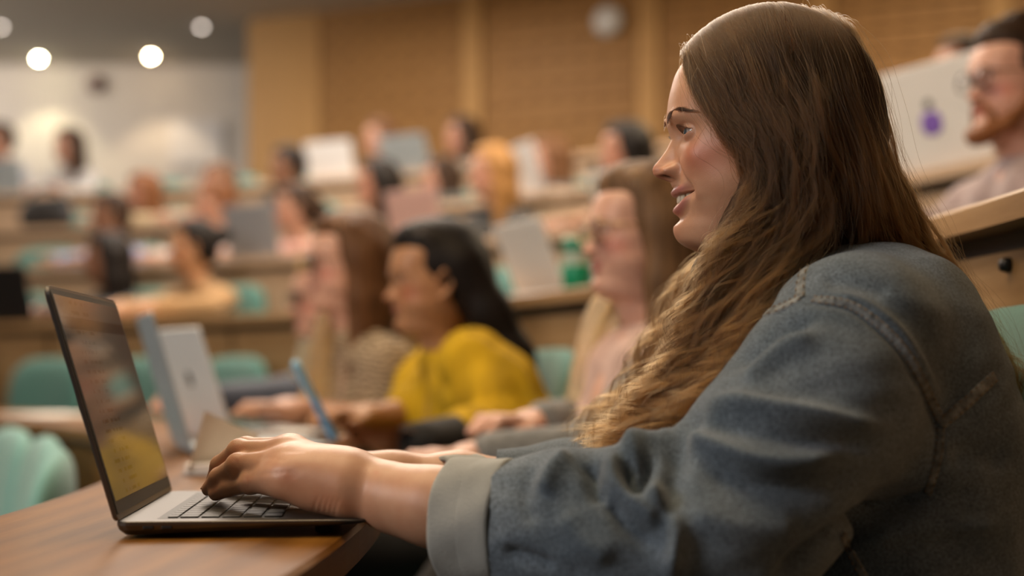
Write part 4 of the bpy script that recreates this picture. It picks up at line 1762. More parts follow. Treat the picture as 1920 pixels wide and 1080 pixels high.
jf = Field((-.02, .99, .44), (.68, 1.80, 1.12), .0036)
for yo in (-.075, .075):
    jf.chain([P(1585, 548, 1.37) + Vector((0, yo * .45, 0)), P(1616, 628, 1.37) + Vector((0, yo, 0)), P(1622, 715, 1.37) + Vector((0, yo * 1.1, 0)),
              P(1634, 850, 1.37) + Vector((0, yo * 1.15, 0)), P(1655, 1080, 1.37) + Vector((0, yo * 1.2, 0)), P(1625, 1350, 1.37) + Vector((0, yo * 1.2, 0))],
             [.048, .080, .100, .110, .104, .088], .03)
jf.cone(P(1560, 590, 1.31), P(1600, 648, 1.228), .052, .070, .03)                       # near shoulder
jf.chain(PX([(1600, 640, 1.222), (1540, 760, 1.19), (1440, 890, 1.165), (1335, 1020, 1.15)]), [.074, .080, .080, .078], .02)
jf.chain(PX([(1335, 1020, 1.15), (1180, 1010, 1.155), (1040, 992, 1.175), (940, 986, 1.190)]), [.078, .070, .060, .051], .025)
jf.cone(P(1560, 590, 1.43), P(1575, 640, 1.52), .052, .070, .03)                        # far shoulder
jf.chain(PX([(1570, 630, 1.525), (1400, 800, 1.555), (1230, 950, 1.555)]), [.074, .078, .074], .02)
jf.chain(PX([(1230, 950, 1.555), (1070, 930, 1.52), (880, 930, 1.465)]), [.074, .058, .045], .02)
jf.ell(P(1520, 555, 1.37), (.05, .062, .030), .02)                                       # collar
jv, jq = jf.mesh(3)
NJ = vnormals(jv, jq)
pj = np.stack([960 + jv[:, 0] / jv[:, 1] * F, HOR - (jv[:, 2] - ZC) / jv[:, 1] * F], 1)
fac = np.clip((-NJ[:, 1] + .45) / .6, 0, 1) * np.clip((1.40 - jv[:, 1]) / .06, 0, 1)
FOLDS = [  # photo polyline, height (m, negative = crease), width (px)
    ([(1262, 797), (1205, 825), (1165, 852)], .009, 26),
    ([(1310, 770), (1270, 830), (1258, 930), (1252, 1000)], -.007, 26),
    ([(1215, 905), (1245, 955), (1268, 1000), (1262, 1075)], .010, 24),
    ([(1170, 862), (1195, 915), (1222, 850)], -.009, 15),
    ([(1144, 856), (1158, 915), (1208, 962), (1235, 990)], .007, 17),
    ([(1138, 930), (1175, 985), (1228, 1020)], -.007, 20),
    ([(1068, 856), (1040, 885), (1020, 930)], .006, 22),
    ([(1108, 862), (1110, 910), (1125, 940)], -.008, 15),
    ([(1000, 872), (985, 925), (1000, 985)], -.003, 18),
    ([(941, 1031), (985, 1046), (1040, 1062)], -.005, 14),
    ([(1060, 960), (1090, 1010), (1150, 1050)], .004, 30),
    ([(1335, 752), (1462, 768), (1560, 785), (1658, 802)], .0065, 20),
    ([(1300, 790), (1420, 812), (1540, 826), (1650, 836)], -.004, 24),
    ([(1271, 802), (1329, 832), (1409, 862), (1490, 868), (1580, 850)], .0065, 22),
    ([(1300, 870), (1400, 905), (1520, 915), (1640, 900)], -.006, 34),
    ([(1290, 960), (1390, 990), (1500, 990)], .004, 40),
    ([(1373, 687), (1415, 650), (1458, 615), (1524, 598)], -.006, 20),
    ([(1395, 720), (1460, 660), (1530, 628)], .004, 22),
    ([(1524, 567), (1591, 575), (1649, 615), (1693, 664), (1724, 722), (1760, 798), (1751, 887)], -.0030, 9),
    ([(1545, 550), (1620, 572), (1680, 625), (1722, 690), (1758, 755)], .0035, 16),
    ([(1540, 520), (1600, 530), (1670, 550)], -.003, 22),
    ([(1780, 860), (1830, 850), (1890, 870)], -.004, 26),
    ([(1600, 950), (1720, 930), (1850, 935)], -.005, 26),
    ([(1620, 1010), (1740, 985), (1880, 990)], .005, 26),
    ([(1745, 930), (1660, 965), (1576, 997), (1462, 1078)], -.012, 16),
]
amp = np.zeros(len(jv))
for pl_, hgt, wd in FOLDS:
    d_, al_ = seg_dist(pj, resample(np.array(pl_, dtype=float), 24))
    amp += 1.9 * hgt * np.exp(-(d_ / (wd * .85)) ** 1.7) * np.clip(np.minimum(al_, 1 - al_) * 5 + .25, 0, 1)
# soft irregularity of the cloth
amp += .0012 * np.sin(jv[:, 0] * 61 + 3 * np.sin(jv[:, 2] * 47)) * np.sin(jv[:, 2] * 73 + 2 * np.sin(jv[:, 1] * 39))
jv = jv + NJ * (amp * fac)[:, None]
jv = laplace(jv, jq, .35)
jacket = mesh_obj('jacket', jv, jq, DENIM, her)
jacket.matrix_local = TOL
bvh = BVHTree.FromPolygons([tuple(p) for p in jv], [tuple(map(int, q)) for q in jq])
CAMP = Vector((0, 0, ZC))


def on_jacket(px, py):
    d_ = (P(px, py, 1.0) - CAMP).normalized()
    h_ = bvh.ray_cast(CAMP, d_)
    if h_[0] is None:
        return None, None
    n_ = h_[1]
    if n_.dot(d_) > 0:
        n_ = -n_
    return h_[0], n_


def seam(poly, width, name='seam', rows=(-.34, .34), lift=.0010):
    pts = resample(np.array(poly, dtype=float), max(10, int(sum(math.dist(poly[i], poly[i + 1]) for i in range(len(poly) - 1)) / 6)))
    C, Nn = [], []
    for x_, y_ in pts:
        c_, n_ = on_jacket(x_, y_)
        if c_ is None:
            continue
        C.append(c_)
        Nn.append(n_)
    if len(C) < 4:
        return
    wm = width / F * C[0].y
    V, Fc = [], []
    lat = []
    for i in range(len(C)):
        t_ = (C[min(i + 1, len(C) - 1)] - C[max(i - 1, 0)]).normalized()
        l_ = t_.cross(Nn[i]).normalized()
        lat.append(l_)
        pk = .0007 * math.sin(i * 2.1)
        for k_, lf in ((-.5, -.0015), (-.42, lift), (-.15, lift + .0003 + pk), (.15, lift + .0003 + pk), (.42, lift), (.5, -.0015)):
            V.append(tuple(C[i] + l_ * wm * k_ + Nn[i] * lf))
    for i in range(len(C) - 1):
        for k_ in range(5):
            Fc.append((i * 6 + k_, (i + 1) * 6 + k_, (i + 1) * 6 + k_ + 1, i * 6 + k_ + 1))
    s_ = mesh_obj(name, V, Fc, SEAM, jacket)
    SV, SF = [], []
    for rw in rows:
        acc = 0.0
        for i in range(len(C) - 1):
            if i % 2:
                continue
            a_ = C[i] + lat[i] * wm * rw + Nn[i] * (lift + .0005)
            c_ = C[i + 1] + lat[i + 1] * wm * rw + Nn[i + 1] * (lift + .0005)
            a_ = a_.lerp(c_, .1)
            v_, f_ = tube([a_, a_.lerp(c_, .5) + Nn[i] * .0003, c_], [.00035, .00045, .00035], 5)
            k_ = len(SV)
            SV += v_
            SF += [tuple(q + k_ for q in f) for f in f_]
    st = mesh_obj('stitching', SV, SF, THREAD, jacket)
    st['kind'] = 'stuff'


seam([(1524, 562), (1591, 571), (1649, 608), (1697, 660), (1732, 722), (1765, 792)], 20)
seam([(1764, 803), (1760, 850), (1750, 890), (1738, 928)], 18)
seam([(1762, 796), (1810, 756), (1864, 706)], 26)
seam([(1499, 560), (1503, 525), (1512, 492)], 24)
seam([(1390, 618), (1425, 592), (1462, 578), (1498, 560)], 22)
seam([(1578, 1003), (1600, 1045), (1622, 1085)], 20)

# turned-up cuffs
def cuff_obj(a, c, ra, rc, seed):
    a, c = Vector(a), Vector(c)
    ax = (c - a)
    t_ = ax.normalized()
    u_ = t_.cross(Vector((0, 0, 1))).normalized()
    v_ = t_.cross(u_)
    prof = [(-.02, .0, -.010), (0.0, .0, .0035), (.04, .0, .0058), (.3, .0, .0048), (.50, 0, .0052), (.53, 0, .0046), (.56, 0, .0052), (.88, 0, .0054), (.96, .0, .0060), (1.0, 0, .0045), (1.005, 0, .0008), (.97, 0, -.0008), (.5, 0, -.001)]
    n = 56
    V, Fc = [], []
    for j, (s_, _, th_) in enumerate(prof):
        p_ = a + ax * s_
        r_ = ra + (rc - ra) * s_ + th_
        for i in range(n):
            an = 2 * math.pi * i / n
            wob = .0012 * math.sin(3 * an + seed) + .0009 * math.sin(7 * an + 2 * seed + s_ * 5)
            V.append(tuple(p_ + (u_ * math.cos(an) * .92 + v_ * math.sin(an)) * (r_ + wob) + t_ * (.0015 * math.sin(2 * an + seed))))
    for j in range(len(prof) - 1):
        for i in range(n):
            k_ = (i + 1) % n
            Fc.append((j * n + i, j * n + k_, (j + 1) * n + k_, (j + 1) * n + i))
    o_ = mesh_obj('cuff', V, Fc, DENIM_IN, jacket)
    o_['label'] = 'turned-up pale grey cuff showing the denim reverse'
    sub_ = o_.modifiers.new('s', 'SUBSURF')
    sub_.levels = sub_.render_levels = 1
    return o_


cuff_obj(P(962, 985, 1.186), P(848, 978, 1.208), .0510, .0485, 1.0)
cuff_obj(P(895, 935, 1.468), P(822, 938, 1.448), .0425, .0405, 2.0)

# trousers
gf = Field((-.12, 1.0, 0), (.62, 1.75, .72), .014)
for yy in (1.28, 1.47):
    gf.chain([(.345, yy, .545), (.02, yy, .55), (-.02, yy, .48), (.02, yy, .09)], [.098, .085, .07, .05], .03)
    gf.cone((.03, yy, .05), (-.11, yy, .04), .05, .035, .02)
gv, gq = gf.mesh(1)
tr = mesh_obj('trousers', gv, gq, TROUSER, her)
tr.matrix_local = TOL

# ---- hair
HG = [
    [(1282, 100, 1.362), (1292, 128, 1.335), (1322, 205, 1.303), (1378, 285, 1.285), (1408, 340, 1.278), (1380, 402, 1.272), (1340, 472, 1.272), (1312, 580, 1.265), (1245, 725, 1.255), (1112, 848, 1.245)],
    [(1290, 80, 1.362), (1315, 130, 1.318), (1358, 215, 1.290), (1412, 300, 1.272), (1430, 362, 1.265), (1392, 432, 1.262), (1360, 512, 1.260), (1330, 615, 1.255), (1262, 735, 1.245), (1138, 855, 1.238)],
    [(1318, 58, 1.360), (1350, 115, 1.305), (1395, 215, 1.277), (1448, 315, 1.262), (1462, 395, 1.256), (1425, 465, 1.252), (1398, 535, 1.248), (1350, 625, 1.240), (1288, 738, 1.230), (1170, 845, 1.225)],
    [(1365, 38, 1.358), (1400, 110, 1.297), (1442, 215, 1.270), (1488, 325, 1.256), (1500, 410, 1.250), (1462, 480, 1.246), (1425, 550, 1.238), (1380, 630, 1.226), (1312, 742, 1.212), (1215, 825, 1.205)],
    [(1415, 24, 1.358), (1450, 108, 1.294), (1490, 215, 1.266), (1530, 330, 1.254), (1545, 415, 1.248), (1512, 482, 1.246), (1458, 545, 1.232), (1408, 620, 1.215), (1345, 720, 1.198), (1270, 790, 1.190)],
    [(1462, 14, 1.360), (1500, 108, 1.294), (1535, 215, 1.268), (1572, 330, 1.258), (1595, 415, 1.258), (1585, 475, 1.256), (1540, 520, 1.256), (1500, 560, 1.262), (1470, 600, 1.270), (1450, 640, 1.280)],
    [(1505, 12, 1.363), (1545, 110, 1.299), (1580, 220, 1.274), (1612, 330, 1.266), (1645, 420, 1.270), (1680, 490, 1.300), (1725, 570, 1.34), (1770, 650, 1.36), (1810, 730, 1.37), (1840, 800, 1.38)],
    [(1545, 18, 1.368), (1588, 112, 1.312), (1622, 222, 1.292), (1652, 330, 1.288), (1690, 425, 1.300), (1735, 510, 1.335), (1790, 600, 1.36), (1835, 680, 1.37), (1868, 750, 1.38), (1890, 810, 1.39)],
    [(1575, 32, 1.378), (1625, 122, 1.340), (1655, 225, 1.330), (1685, 330, 1.332), (1725, 430, 1.345), (1775, 525, 1.365), (1830, 620, 1.38), (1870, 700, 1.39), (1895, 770, 1.40), (1905, 830, 1.40)],
    [(1590, 45, 1.392), (1640, 135, 1.378), (1670, 230, 1.376), (1700, 330, 1.378), (1738, 430, 1.385), (1790, 535, 1.395), (1840, 630, 1.40), (1880, 710, 1.405), (1900, 780, 1.41), (1908, 840, 1.41)],
]
MP = 44
# fuller front lock over the chest, back hair hanging clear of the jacket
HG = [[(px_ + (-32 * max(0, 1 - i_ / 4.0) * min(1, max(0, (py_ - 440) / 140.0)) if i_ < 5 else 0) + (34 * min(1, max(0, (py_ - 380) / 100.0)) * (i_ - 6) / 3.0 if i_ > 6 else 0), py_, Y_)
       for px_, py_, Y_ in g_] for i_, g_ in enumerate(HG)]
HGN = [[(g_[0][0] + 4, g_[0][1] + 16, g_[0][2] + .045), (g_[0][0], g_[0][1] + 2, g_[0][2] + .016)] + [(g_[0][0] + (g_[1][0] - g_[0][0]) * .3, g_[0][1] + (g_[1][1] - g_[0][1]) * .22, g_[0][2] - .026)] + g_[1:] for g_ in HG]
GN = np.array([resample(np.array([tuple(P(*q)) for q in g_]), MP) for g_ in HGN])
YM = 1.385
GF_ = []
for i_, g_ in enumerate(HG):
    gg = []
    for q in g_:
        p_ = P(*q)
        gg.append((p_.x + (.0 if i_ > 4 else .010 - .018 * min(1, max(0, (q[1] - 430) / 120))), 2 * YM - p_.y + .02, p_.z - .002))
    GF_.append(resample(np.array(gg), MP))
GF_ = np.array(GF_)
cen = np.array([HC.x + .02, YM, HC.z + .02])


def inward(G):
    v_ = np.zeros_like(G)
    x_ = np.linspace(0, 1, MP)[None, :, None]
    rad = cen[None, None] - G
    rad /= np.linalg.norm(rad, axis=2, keepdims=True)
    dn = np.zeros_like(G)
    idx_ = np.arange(len(G))[:, None]
    bk_ = np.clip(idx_ - 4.5, 0, 1)
    dn[..., 1] = np.sign(YM - G[:, :20, 1].mean(axis=1))[:, None] * (1 - .45 * bk_)
    dn[..., 0] = .25 * (1 - bk_) - .85 * bk_
    k_ = np.clip((x_ - .25) / .2, 0, 1)
    v_ = rad * (1 - k_) + dn * k_
    return v_ / np.linalg.norm(v_, axis=2, keepdims=True)


xx = np.linspace(0, 1, MP)
thick = .006 + .024 * np.clip(xx / .35, 0, 1) + .012 * np.clip((xx - .5) / .3, 0, 1)
wave = .0092 * np.clip((xx - .22) / .25, 0, 1) + .0060 * np.clip((xx - .60) / .3, 0, 1)
HAIRM = hair_mat('brown_hair_strands', (0.025, 0.0118, 0.0040), (0.082, 0.038, 0.0122))
HAIRD = hair_solid('brown_hair_mass', (0.030, 0.015, 0.007), 0.4)
# solid mass beneath the strands
mf = Field((.02, 1.12, .72), (.62, 1.66, 1.26), .0052)
mf.ell(HC + Vector((.018, 0, .012)), (.096, .0800, .1035), .02)
mf.ell(HC + Vector((.045, 0, -.03)), (.062, .074, .07), .03)
for G in (GN, GF_):
    In = inward(G)
    for i_ in range(len(G)):
        Q_ = G[i_] + In[i_] * (thick * .80 + .004 + .9 * wave)[:, None]
        sel = Q_[6:-4:4] if G is GN else Q_[6:(24 if i_ < 6 else -4):4]
        rr_ = np.interp(np.linspace(0, 1, len(sel)), [0, .3, .75, 1], [.006, .013, .012, .006])
        mf.chain([tuple(p) for p in sel], rr_, .012)
mv, mq = mf.mesh(2)
hair = mesh_obj('hair', mv, mq, HAIRD, her)
hair.matrix_local = TOL
S1 = make_strands(GN, 12000, 21, thick, wave, .115, 150, .80, .0014, inward(GN), jit=.20, trim=.14)
sh_s1 = LAST_SHADE
S1b = make_strands(GN, 2600, 25, thick * .5, wave * 1.2, .07, 90, .75, .0022, inward(GN), s_range=(0, 4.4))
sh_s1b = LAST_SHADE
S2 = make_strands(GF_, 4500, 22, thick, wave, .085, 140, .72, .0018, inward(GF_))
sh_s2 = LAST_SHADE
fly = make_strands(GN, 300, 23, -.002 - .014 * xx, wave * .8, .12, 200, .1, .0040, inward(GN), knots=5)
sh_fly = LAST_SHADE
wisp = make_strands(GN, 60, 29, -.001 - .004 * xx, wave * 1.2, .09, 40, .2, .0028, inward(GN), s_range=(0.1, 1.0), knots=6, trim=.5)
sh_wisp = LAST_SHADE
allS = np.concatenate([S1, S1b, S2, fly, wisp])
# keep every strand outside the skull
sk_c = np.array([HC.x + .004, HC.y, HC.z + .012])
sk_r = np.array([.102, .0815, .1040])
dd_ = (allS - sk_c) / sk_r
ll_ = np.linalg.norm(dd_, axis=2, keepdims=True)
clear = 1.005 + .06 * np.random.default_rng(8).uniform(0, 1, (len(allS), 1, 1)) * np.clip(xx * 7, 0, 1)[None, :, None]
push = np.where(ll_ < clear, clear / np.maximum(ll_, 1e-3), 1.0)
up_ = np.clip((allS[..., 2:3] - (HC.z - .05)) / .04, 0, 1)
push = 1 + (push - 1) * up_
allS = sk_c + (allS - sk_c) * push
so = strands_obj('hair_strands', allS, .00011, .00006, HAIRM, hair, np.concatenate([sh_s1, sh_s1b, sh_s2, sh_fly, sh_wisp]))


# ------------------------------------------------------------------ the woman's laptop and what lies on the desk
y5 = math.radians(5)
hm_ = Vector((-.338, 1.21, 0)) + .152 * Vector((-math.sin(y5), math.cos(y5), 0)) + .1075 * Vector((math.cos(y5), math.sin(y5), 0))
laptop((hm_.x, hm_.y, .7402), y5, 'space grey laptop the denim jacket woman is typing on', SPACE_GREY, .304, .215, 16.5, keys=True, scr=SCREEN)

seat(1, math.atan2(1.47 - CY, 5.3), r_back=5.318, top=.955, label='teal padded seat behind the woman in the denim jacket')

# ---- neighbours along the lowest tier
MIDG = None
BLACKHAIR = hair_solid('black_hair', (0.010, 0.007, 0.006), 0.5)
BROWNHAIR = hair_solid('chestnut_hair', (0.13, 0.060, 0.026), 0.5)
BLONDEHAIR = hair_solid('blonde_hair', (0.42, 0.27, 0.12), 0.35)
DARKBROWN = hair_solid('dark_brown_hair', (0.035, 0.018, 0.010), 0.5)
AUBURN = hair_solid('auburn_hair', (0.16, 0.062, 0.022), 0.4)
GOLDWIRE = metal('gold_wire', (0.5, 0.36, 0.2), 0.3)
DARKWIRE = metal('dark_wire', (0.05, 0.04, 0.04), 0.35)

YELLOW = mat('mustard_cotton', (0.56, 0.35, 0.003), 0.85, 0.30, 7, bump=0.9, bscale=22, stretch=(3, 3, 1.0))
PINK_TOP = cloth('pale_pink_top', (0.60, 0.42, 0.37))
GREY_KNIT = cloth('grey_knit', (0.17, 0.175, 0.175), 0.3, 60, bump=0.7)


def zebra():
    m = bpy.data.materials.new('striped_print')
    nt, N, L, b = nodes_of(m)
    tc = N.new('ShaderNodeTexCoord')
    wv = N.new('ShaderNodeTexWave')
    wv.bands_direction = 'Z'
    wv.inputs['Scale'].default_value = 24
    wv.inputs['Distortion'].default_value = 9
    wv.inputs['Detail Scale'].default_value = 1.2
    L.new(tc.outputs['Object'], wv.inputs['Vector'])
    rp = N.new('ShaderNodeValToRGB')
    rp.color_ramp.elements[0].position = .42
    rp.color_ramp.elements[1].position = .58
    rp.color_ramp.elements[0].color = (.10, .065, .035, 1)
    rp.color_ramp.elements[1].color = (.55, .43, .29, 1)
    L.new(wv.outputs['Fac'], rp.inputs[0])
    L.new(rp.outputs[0], b.inputs['Base Color'])
    b.inputs['Roughness'].default_value = .85
    return m


def to_local(p, x, y, floor, yaw):
    d = Vector(p) - Vector((x, y, floor))
    c, s = math.cos(-yaw), math.sin(-yaw)
    return (d.x * c - d.y * s, d.x * s + d.y * c, d.z)


def arms_px(x, y, floor, yaw, **kw):
    return {k: [to_local(P(*q), x, y, floor, yaw) for q in v] for k, v in kw.items()}


ROOT2 = lambda c: hair_mat('strand_%.3f' % c[0], c, tuple(min(1, v * 1.25) for v in c))
# fair woman with glasses, two-tone long hair
bx, by = P(1206, 0, 2.47).x, 2.47
yw = math.pi + math.radians(14)
blonde = person(bx, by, 0, yw, 1.121, 'fair woman with round glasses, long two-tone blonde hair, pink top and grey cardigan', SKIN_FAIR,
                hair_solid('ash_brown_hair', (0.16, 0.090, 0.045), 0.4), 'long', PINK_TOP, None, 1, 0.55,
                arms_px(bx, by, 0, yw, L=[(1120, 860, 2.30), (905, 858, 2.30), (815, 864, 2.27)], R=[(1140, 800, 2.62), (1010, 796, 2.48), (930, 796, 2.42)]),
                tilt=(0, math.radians(-3), 0), brow=(0.10, 0.06, 0.03), ears=False, tx=.075,
                strand=dict(guides=hair_guides_long(.42, .045, (-.15, 1.5), a0=72), n=2400, wave=.004, mat=hair_mat('two_tone_strand', (0.16, 0.085, 0.04), (0.56, 0.38, 0.19))))
glasses(blonde, Matrix.Translation((0, 0, 1.121)) @ Euler((0, math.radians(-3), 0)).to_matrix().to_4x4(), GOLDWIRE, LENS)
# her cardigan: open front over the pink top
cf = Field((-.45, -.5, .45), (.6, .5, 1.05), .008)
La, Ra = [arms_px(bx, by, 0, yw, A=[(1120, 860, 2.30), (905, 858, 2.30)])['A'], arms_px(bx, by, 0, yw, A=[(1140, 800, 2.62), (1010, 796, 2.48)])['A']]
for sd, A_ in ((1, La), (-1, Ra)):
    s_ = (.005, sd * .172, .875)
    cf.chain([s_, A_[0], tuple(Vector(A_[0]).lerp(Vector(A_[1]), .9))], [.070, .060, .044], .02)
    cf.chain([(-.005, sd * .12, .78), (0, sd * .12, .57)], [.098, .108], .03)
cv_, cq_ = cf.mesh(2)
mesh_obj('cardigan', cv_, cq_, GREY_KNIT, blonde)

# woman in mustard yellow
yx, yy_ = P(815, 0, 2.98).x, 2.98
yw = math.pi + math.radians(15)
yel = person(yx, yy_, 0, yw, 1.075, 'woman with long black hair in a mustard yellow blouse holding a blue pen', SKIN_TAN, BLACKHAIR, 'backlong', YELLOW, None, 1, 0.15,
             arms_px(yx, yy_, 0, yw, L=[(985, 800, 2.80), (748, 836, 2.50), (655, 806, 2.44)], R=[(772, 772, 3.06), (690, 782, 2.98), (612, 782, 2.90)]),
             tilt=(0, math.radians(2), 0), brow=(0.01, 0.007, 0.006), sh=.175, ears=True, sleeve=0.62,
             strand=dict(guides=hair_guides_long(.40, .03, (-1.6, -1.6), back_off=.03, a0=105), n=2400, wave=.002, mat=ROOT2((0.012, 0.008, 0.006))))
# puffed sleeves and black undersleeve
LA = arms_px(yx, yy_, 0, yw, A=[(985, 800, 2.80), (748, 836, 2.50)])['A']
for sd in (1, -1):
    pf = Field((-.35, -.5, .60), (.5, .5, 1.0), .008)
    el_ = Vector(LA[0]) if sd == 1 else Vector(arms_px(yx, yy_, 0, yw, A=[(772, 772, 3.06)])['A'][0])
    s_ = Vector((-.04, sd * .180, .895))
    kr_ = 1.0 if sd == 1 else .74
    pf.chain([s_, s_.lerp(el_, .45), s_.lerp(el_, .95)], [.070 * kr_, .084 * kr_, .070 * kr_], .02)
    if sd == 1:
        pf.cone(el_, el_.lerp(Vector(LA[1]), .5), .062, .052, .02)
    pv, pq = pf.mesh(2)
    pn = vnormals(pv, pq)
    pv = pv + pn * (.004 * np.sin(pv[:, 1] * 150 + pv[:, 0] * 60))[:, None]
    mesh_obj('puff_sleeve', pv, pq, YELLOW, yel)
tube_obj('black_cuff', [Vector(LA[0]).lerp(Vector(LA[1]), t_) for t_ in (.45, .6, .8, .93)], [.043, .042, .039, .036], cloth('black_knit', (0.008, 0.008, 0.008)), yel, 16)

# chestnut woman with glasses, further one with glasses
gx, gy = P(655, 0, 3.38).x, 3.38
yw = math.pi + math.radians(20)
gz = person(gx, gy, 0, yw, 1.135, 'woman with long chestnut hair and glasses in a striped print top', SKIN_FAIR, BROWNHAIR, 'long', zebra(), None, 1, 0.3,
            arms_px(gx, gy, 0, yw, L=[(720, 788, 3.24), (560, 772, 3.10), (458, 768, 3.03)], R=[(640, 772, 3.55), (545, 768, 3.42), (475, 768, 3.34)]),
            tilt=(0, math.radians(-2), 0), brow=(0.08, 0.04, 0.02), ears=False, sleeve=.6,
            strand=dict(guides=hair_guides_long(.36, .04, (-.2, 1.2)), n=2000, wave=.005, mat=hair_mat('chestnut_strand', (0.13, 0.055, 0.022), (0.46, 0.28, 0.12))))
glasses(gz, Matrix.Translation((0, 0, 1.135)) @ Euler((0, math.radians(-2), 0)).to_matrix().to_4x4(), DARKWIRE, LENS)
fx_, fy_ = P(612, 0, 3.98).x, 3.98
yw = math.pi + math.radians(24)
fz_ = person(fx_, fy_, 0, yw, 1.085, 'fair woman with blonde hair and glasses leaning behind the chestnut-haired woman', SKIN_FAIR, BLONDEHAIR, 'long', cloth('navy_top', (0.05, 0.06, 0.09)), None, 1, 0.2,
             brow=(0.2, 0.12, 0.06), ears=False, strand=dict(guides=hair_guides_long(.34, .04, (.2, 1.2)), n=1200, wave=.004, mat=hair_mat('blonde_strand', (0.34, 0.2, 0.09), (0.58, 0.40, 0.2))))
glasses(fz_, Matrix.Translation((0, 0, 1.085)), DARKWIRE, LENS)

# bearded man in the second tier
mx_, my_ = P(1905, 0, 2.86).x, 2.86
yw = math.pi + math.radians(14)
man = person(mx_, my_, FLOOR[2], yw, 1.125, 'bearded man with round glasses in a pale shirt sitting in the second tier', SKIN_ROSY, DARKBROWN, 'curly', cloth('pale_mauve_shirt', (0.36, 0.28, 0.28)), None, 1, 0.1,
             brow=(0.05, 0.025, 0.012), ears=True, tx=.05)
glasses(man, Matrix.Translation((0, 0, 1.125)), DARKWIRE, LENS)
bf = Field((-.03, -.1, -.16), (.13, .1, 0), .004)
for sd in (1, -1):
    bf.chain([(.012, sd * .070, -.02), (.022, sd * .066, -.06), (.048, sd * .052, -.095), (.078, sd * .022, -.112), (.080, 0, -.114)], [.007, .012, .015, .018, .019], .012)
    bf.chain([(.088, sd * .003, -.054), (.080, sd * .022, -.060), (.072, sd * .030, -.075), (.070, sd * .028, -.100)], [.0055, .006, .008, .010], .008)
bv_, bq_ = bf.mesh(1)
bo = mesh_obj('beard', bv_, bq_, hair_solid('ginger_beard', (0.22, 0.085, 0.030), 0.4), man)
bo.location = (0, 0, 1.125)

# ---- people further up the tiers
FAR = [  # px, eye row, tier, skin, hair material, hair kind, top colour, label
    (-2, 262, 5, SKIN_FAR, DARKBROWN, 'short', (0.42, 0.44, 0.48), 'dark-haired person in pale grey behind the topmost desk by the white wall'),
    (128, 272, 5, SKIN_FAR, DARKBROWN, 'shoulder', (0.42, 0.41, 0.40), 'brown-haired person in a white top in the topmost tier'),
    (268, 360, 4, SKIN_FAR_ROSY, AUBURN, 'long', (0.34, 0.27, 0.16), 'auburn long-haired person in beige in the fourth tier'),
    (206, 402, 3, SKIN_BROWN, DARKBROWN, 'short', (0.20, 0.22, 0.36), 'brown-skinned person in a lilac blue top in the third tier'),
    (200, 485, 2, SKIN_BROWN, BLACKHAIR, 'long', (0.03, 0.03, 0.03), 'black long-haired woman in black in the second tier'),
    (362, 462, 2, SKIN_TAN, BLACKHAIR, 'bun', (0.34, 0.20, 0.085), 'woman with a black hair bun in a tan jacket'),
    (402, 380, 3, SKIN_FAR, AUBURN, 'short', (0.50, 0.46, 0.46), 'short auburn-haired person in white behind the grey laptop'),
    (408, 345, 4, SKIN_FAR_ROSY, BROWNHAIR, 'short', (0.30, 0.24, 0.17), 'chestnut-haired person in fawn in the fourth tier'),
    (539, 312, 4, SKIN_BROWN, BLACKHAIR, 'short', (0.008, 0.008, 0.01), 'short black-haired person in a black jumper'),
    (553, 390, 3, SKIN_FAR, DARKBROWN, 'pony', (0.46, 0.24, 0.21), 'dark ponytailed woman in a dusty pink top'),
    (712, 258, 5, SKIN_FAR, BROWNHAIR, 'short', (0.25, 0.22, 0.2), 'chestnut-haired person in the topmost tier behind a grey laptop'),
    (708, 345, 3, SKIN_FAR_ROSY, BLACKHAIR, 'shoulder', (0.33, 0.27, 0.14), 'black shoulder-length-haired person in olive in the third tier'),
    (866, 255, 5, SKIN_FAR_ROSY, DARKBROWN, 'shoulder', (0.2, 0.2, 0.18), 'dark shoulder-length-haired person in the topmost tier before the wooden wall'),
    (826, 336, 4, SKIN_FAR, DARKBROWN, 'shoulder', (0.05, 0.06, 0.06), 'dark-haired person behind the pink laptop'),
    (922, 322, 3, SKIN_FAR, hair_solid('honey_hair', (0.33, 0.17, 0.055), 0.4), 'longer', (0.02, 0.02, 0.02), 'long honey-blonde-haired woman in black in the third tier'),
    (1030, 300, 4, SKIN_FAR, BROWNHAIR, 'longer', (0.06, 0.05, 0.045), 'long chestnut-haired woman behind the tilted white laptop'),
    (1172, 283, 3, SKIN_FAR_ROSY, BLACKHAIR, 'shoulder', (0.20, 0.12, 0.07), 'black-haired person in brown in the third tier'),
    (1800, 125, 4, SKIN_FAR, DARKBROWN, 'short', (0.15, 0.15, 0.16), 'dark-haired person behind the pale laptop with a purple sticker'),
]
for i_, (px, py, row, sk, hm2, hk, tcx, lb) in enumerate(FAR):
    x_, y_, th_ = on_ring(px, HEAD_R[row])
    ez = P(px, py, y_).z - FLOOR[row]
    look = math.pi + math.radians(6 + (i_ * 7) % 11)            # heads turn towards the lecturer, bodies face the desk
    turn = max(-.75, min(.75, look - (th_ + math.pi)))
    person(x_, y_, FLOOR[row], th_ + math.pi, ez, lb, sk, hm2, hk, cloth('far_top_%d' % i_, tcx), 'students in the upper tiers', 0, 0.3,
           ears=hk in ('short', 'bun', 'pony'), lean=.055, tilt=(0, 0, turn), sh=.15, fat=.90, tx=.015)

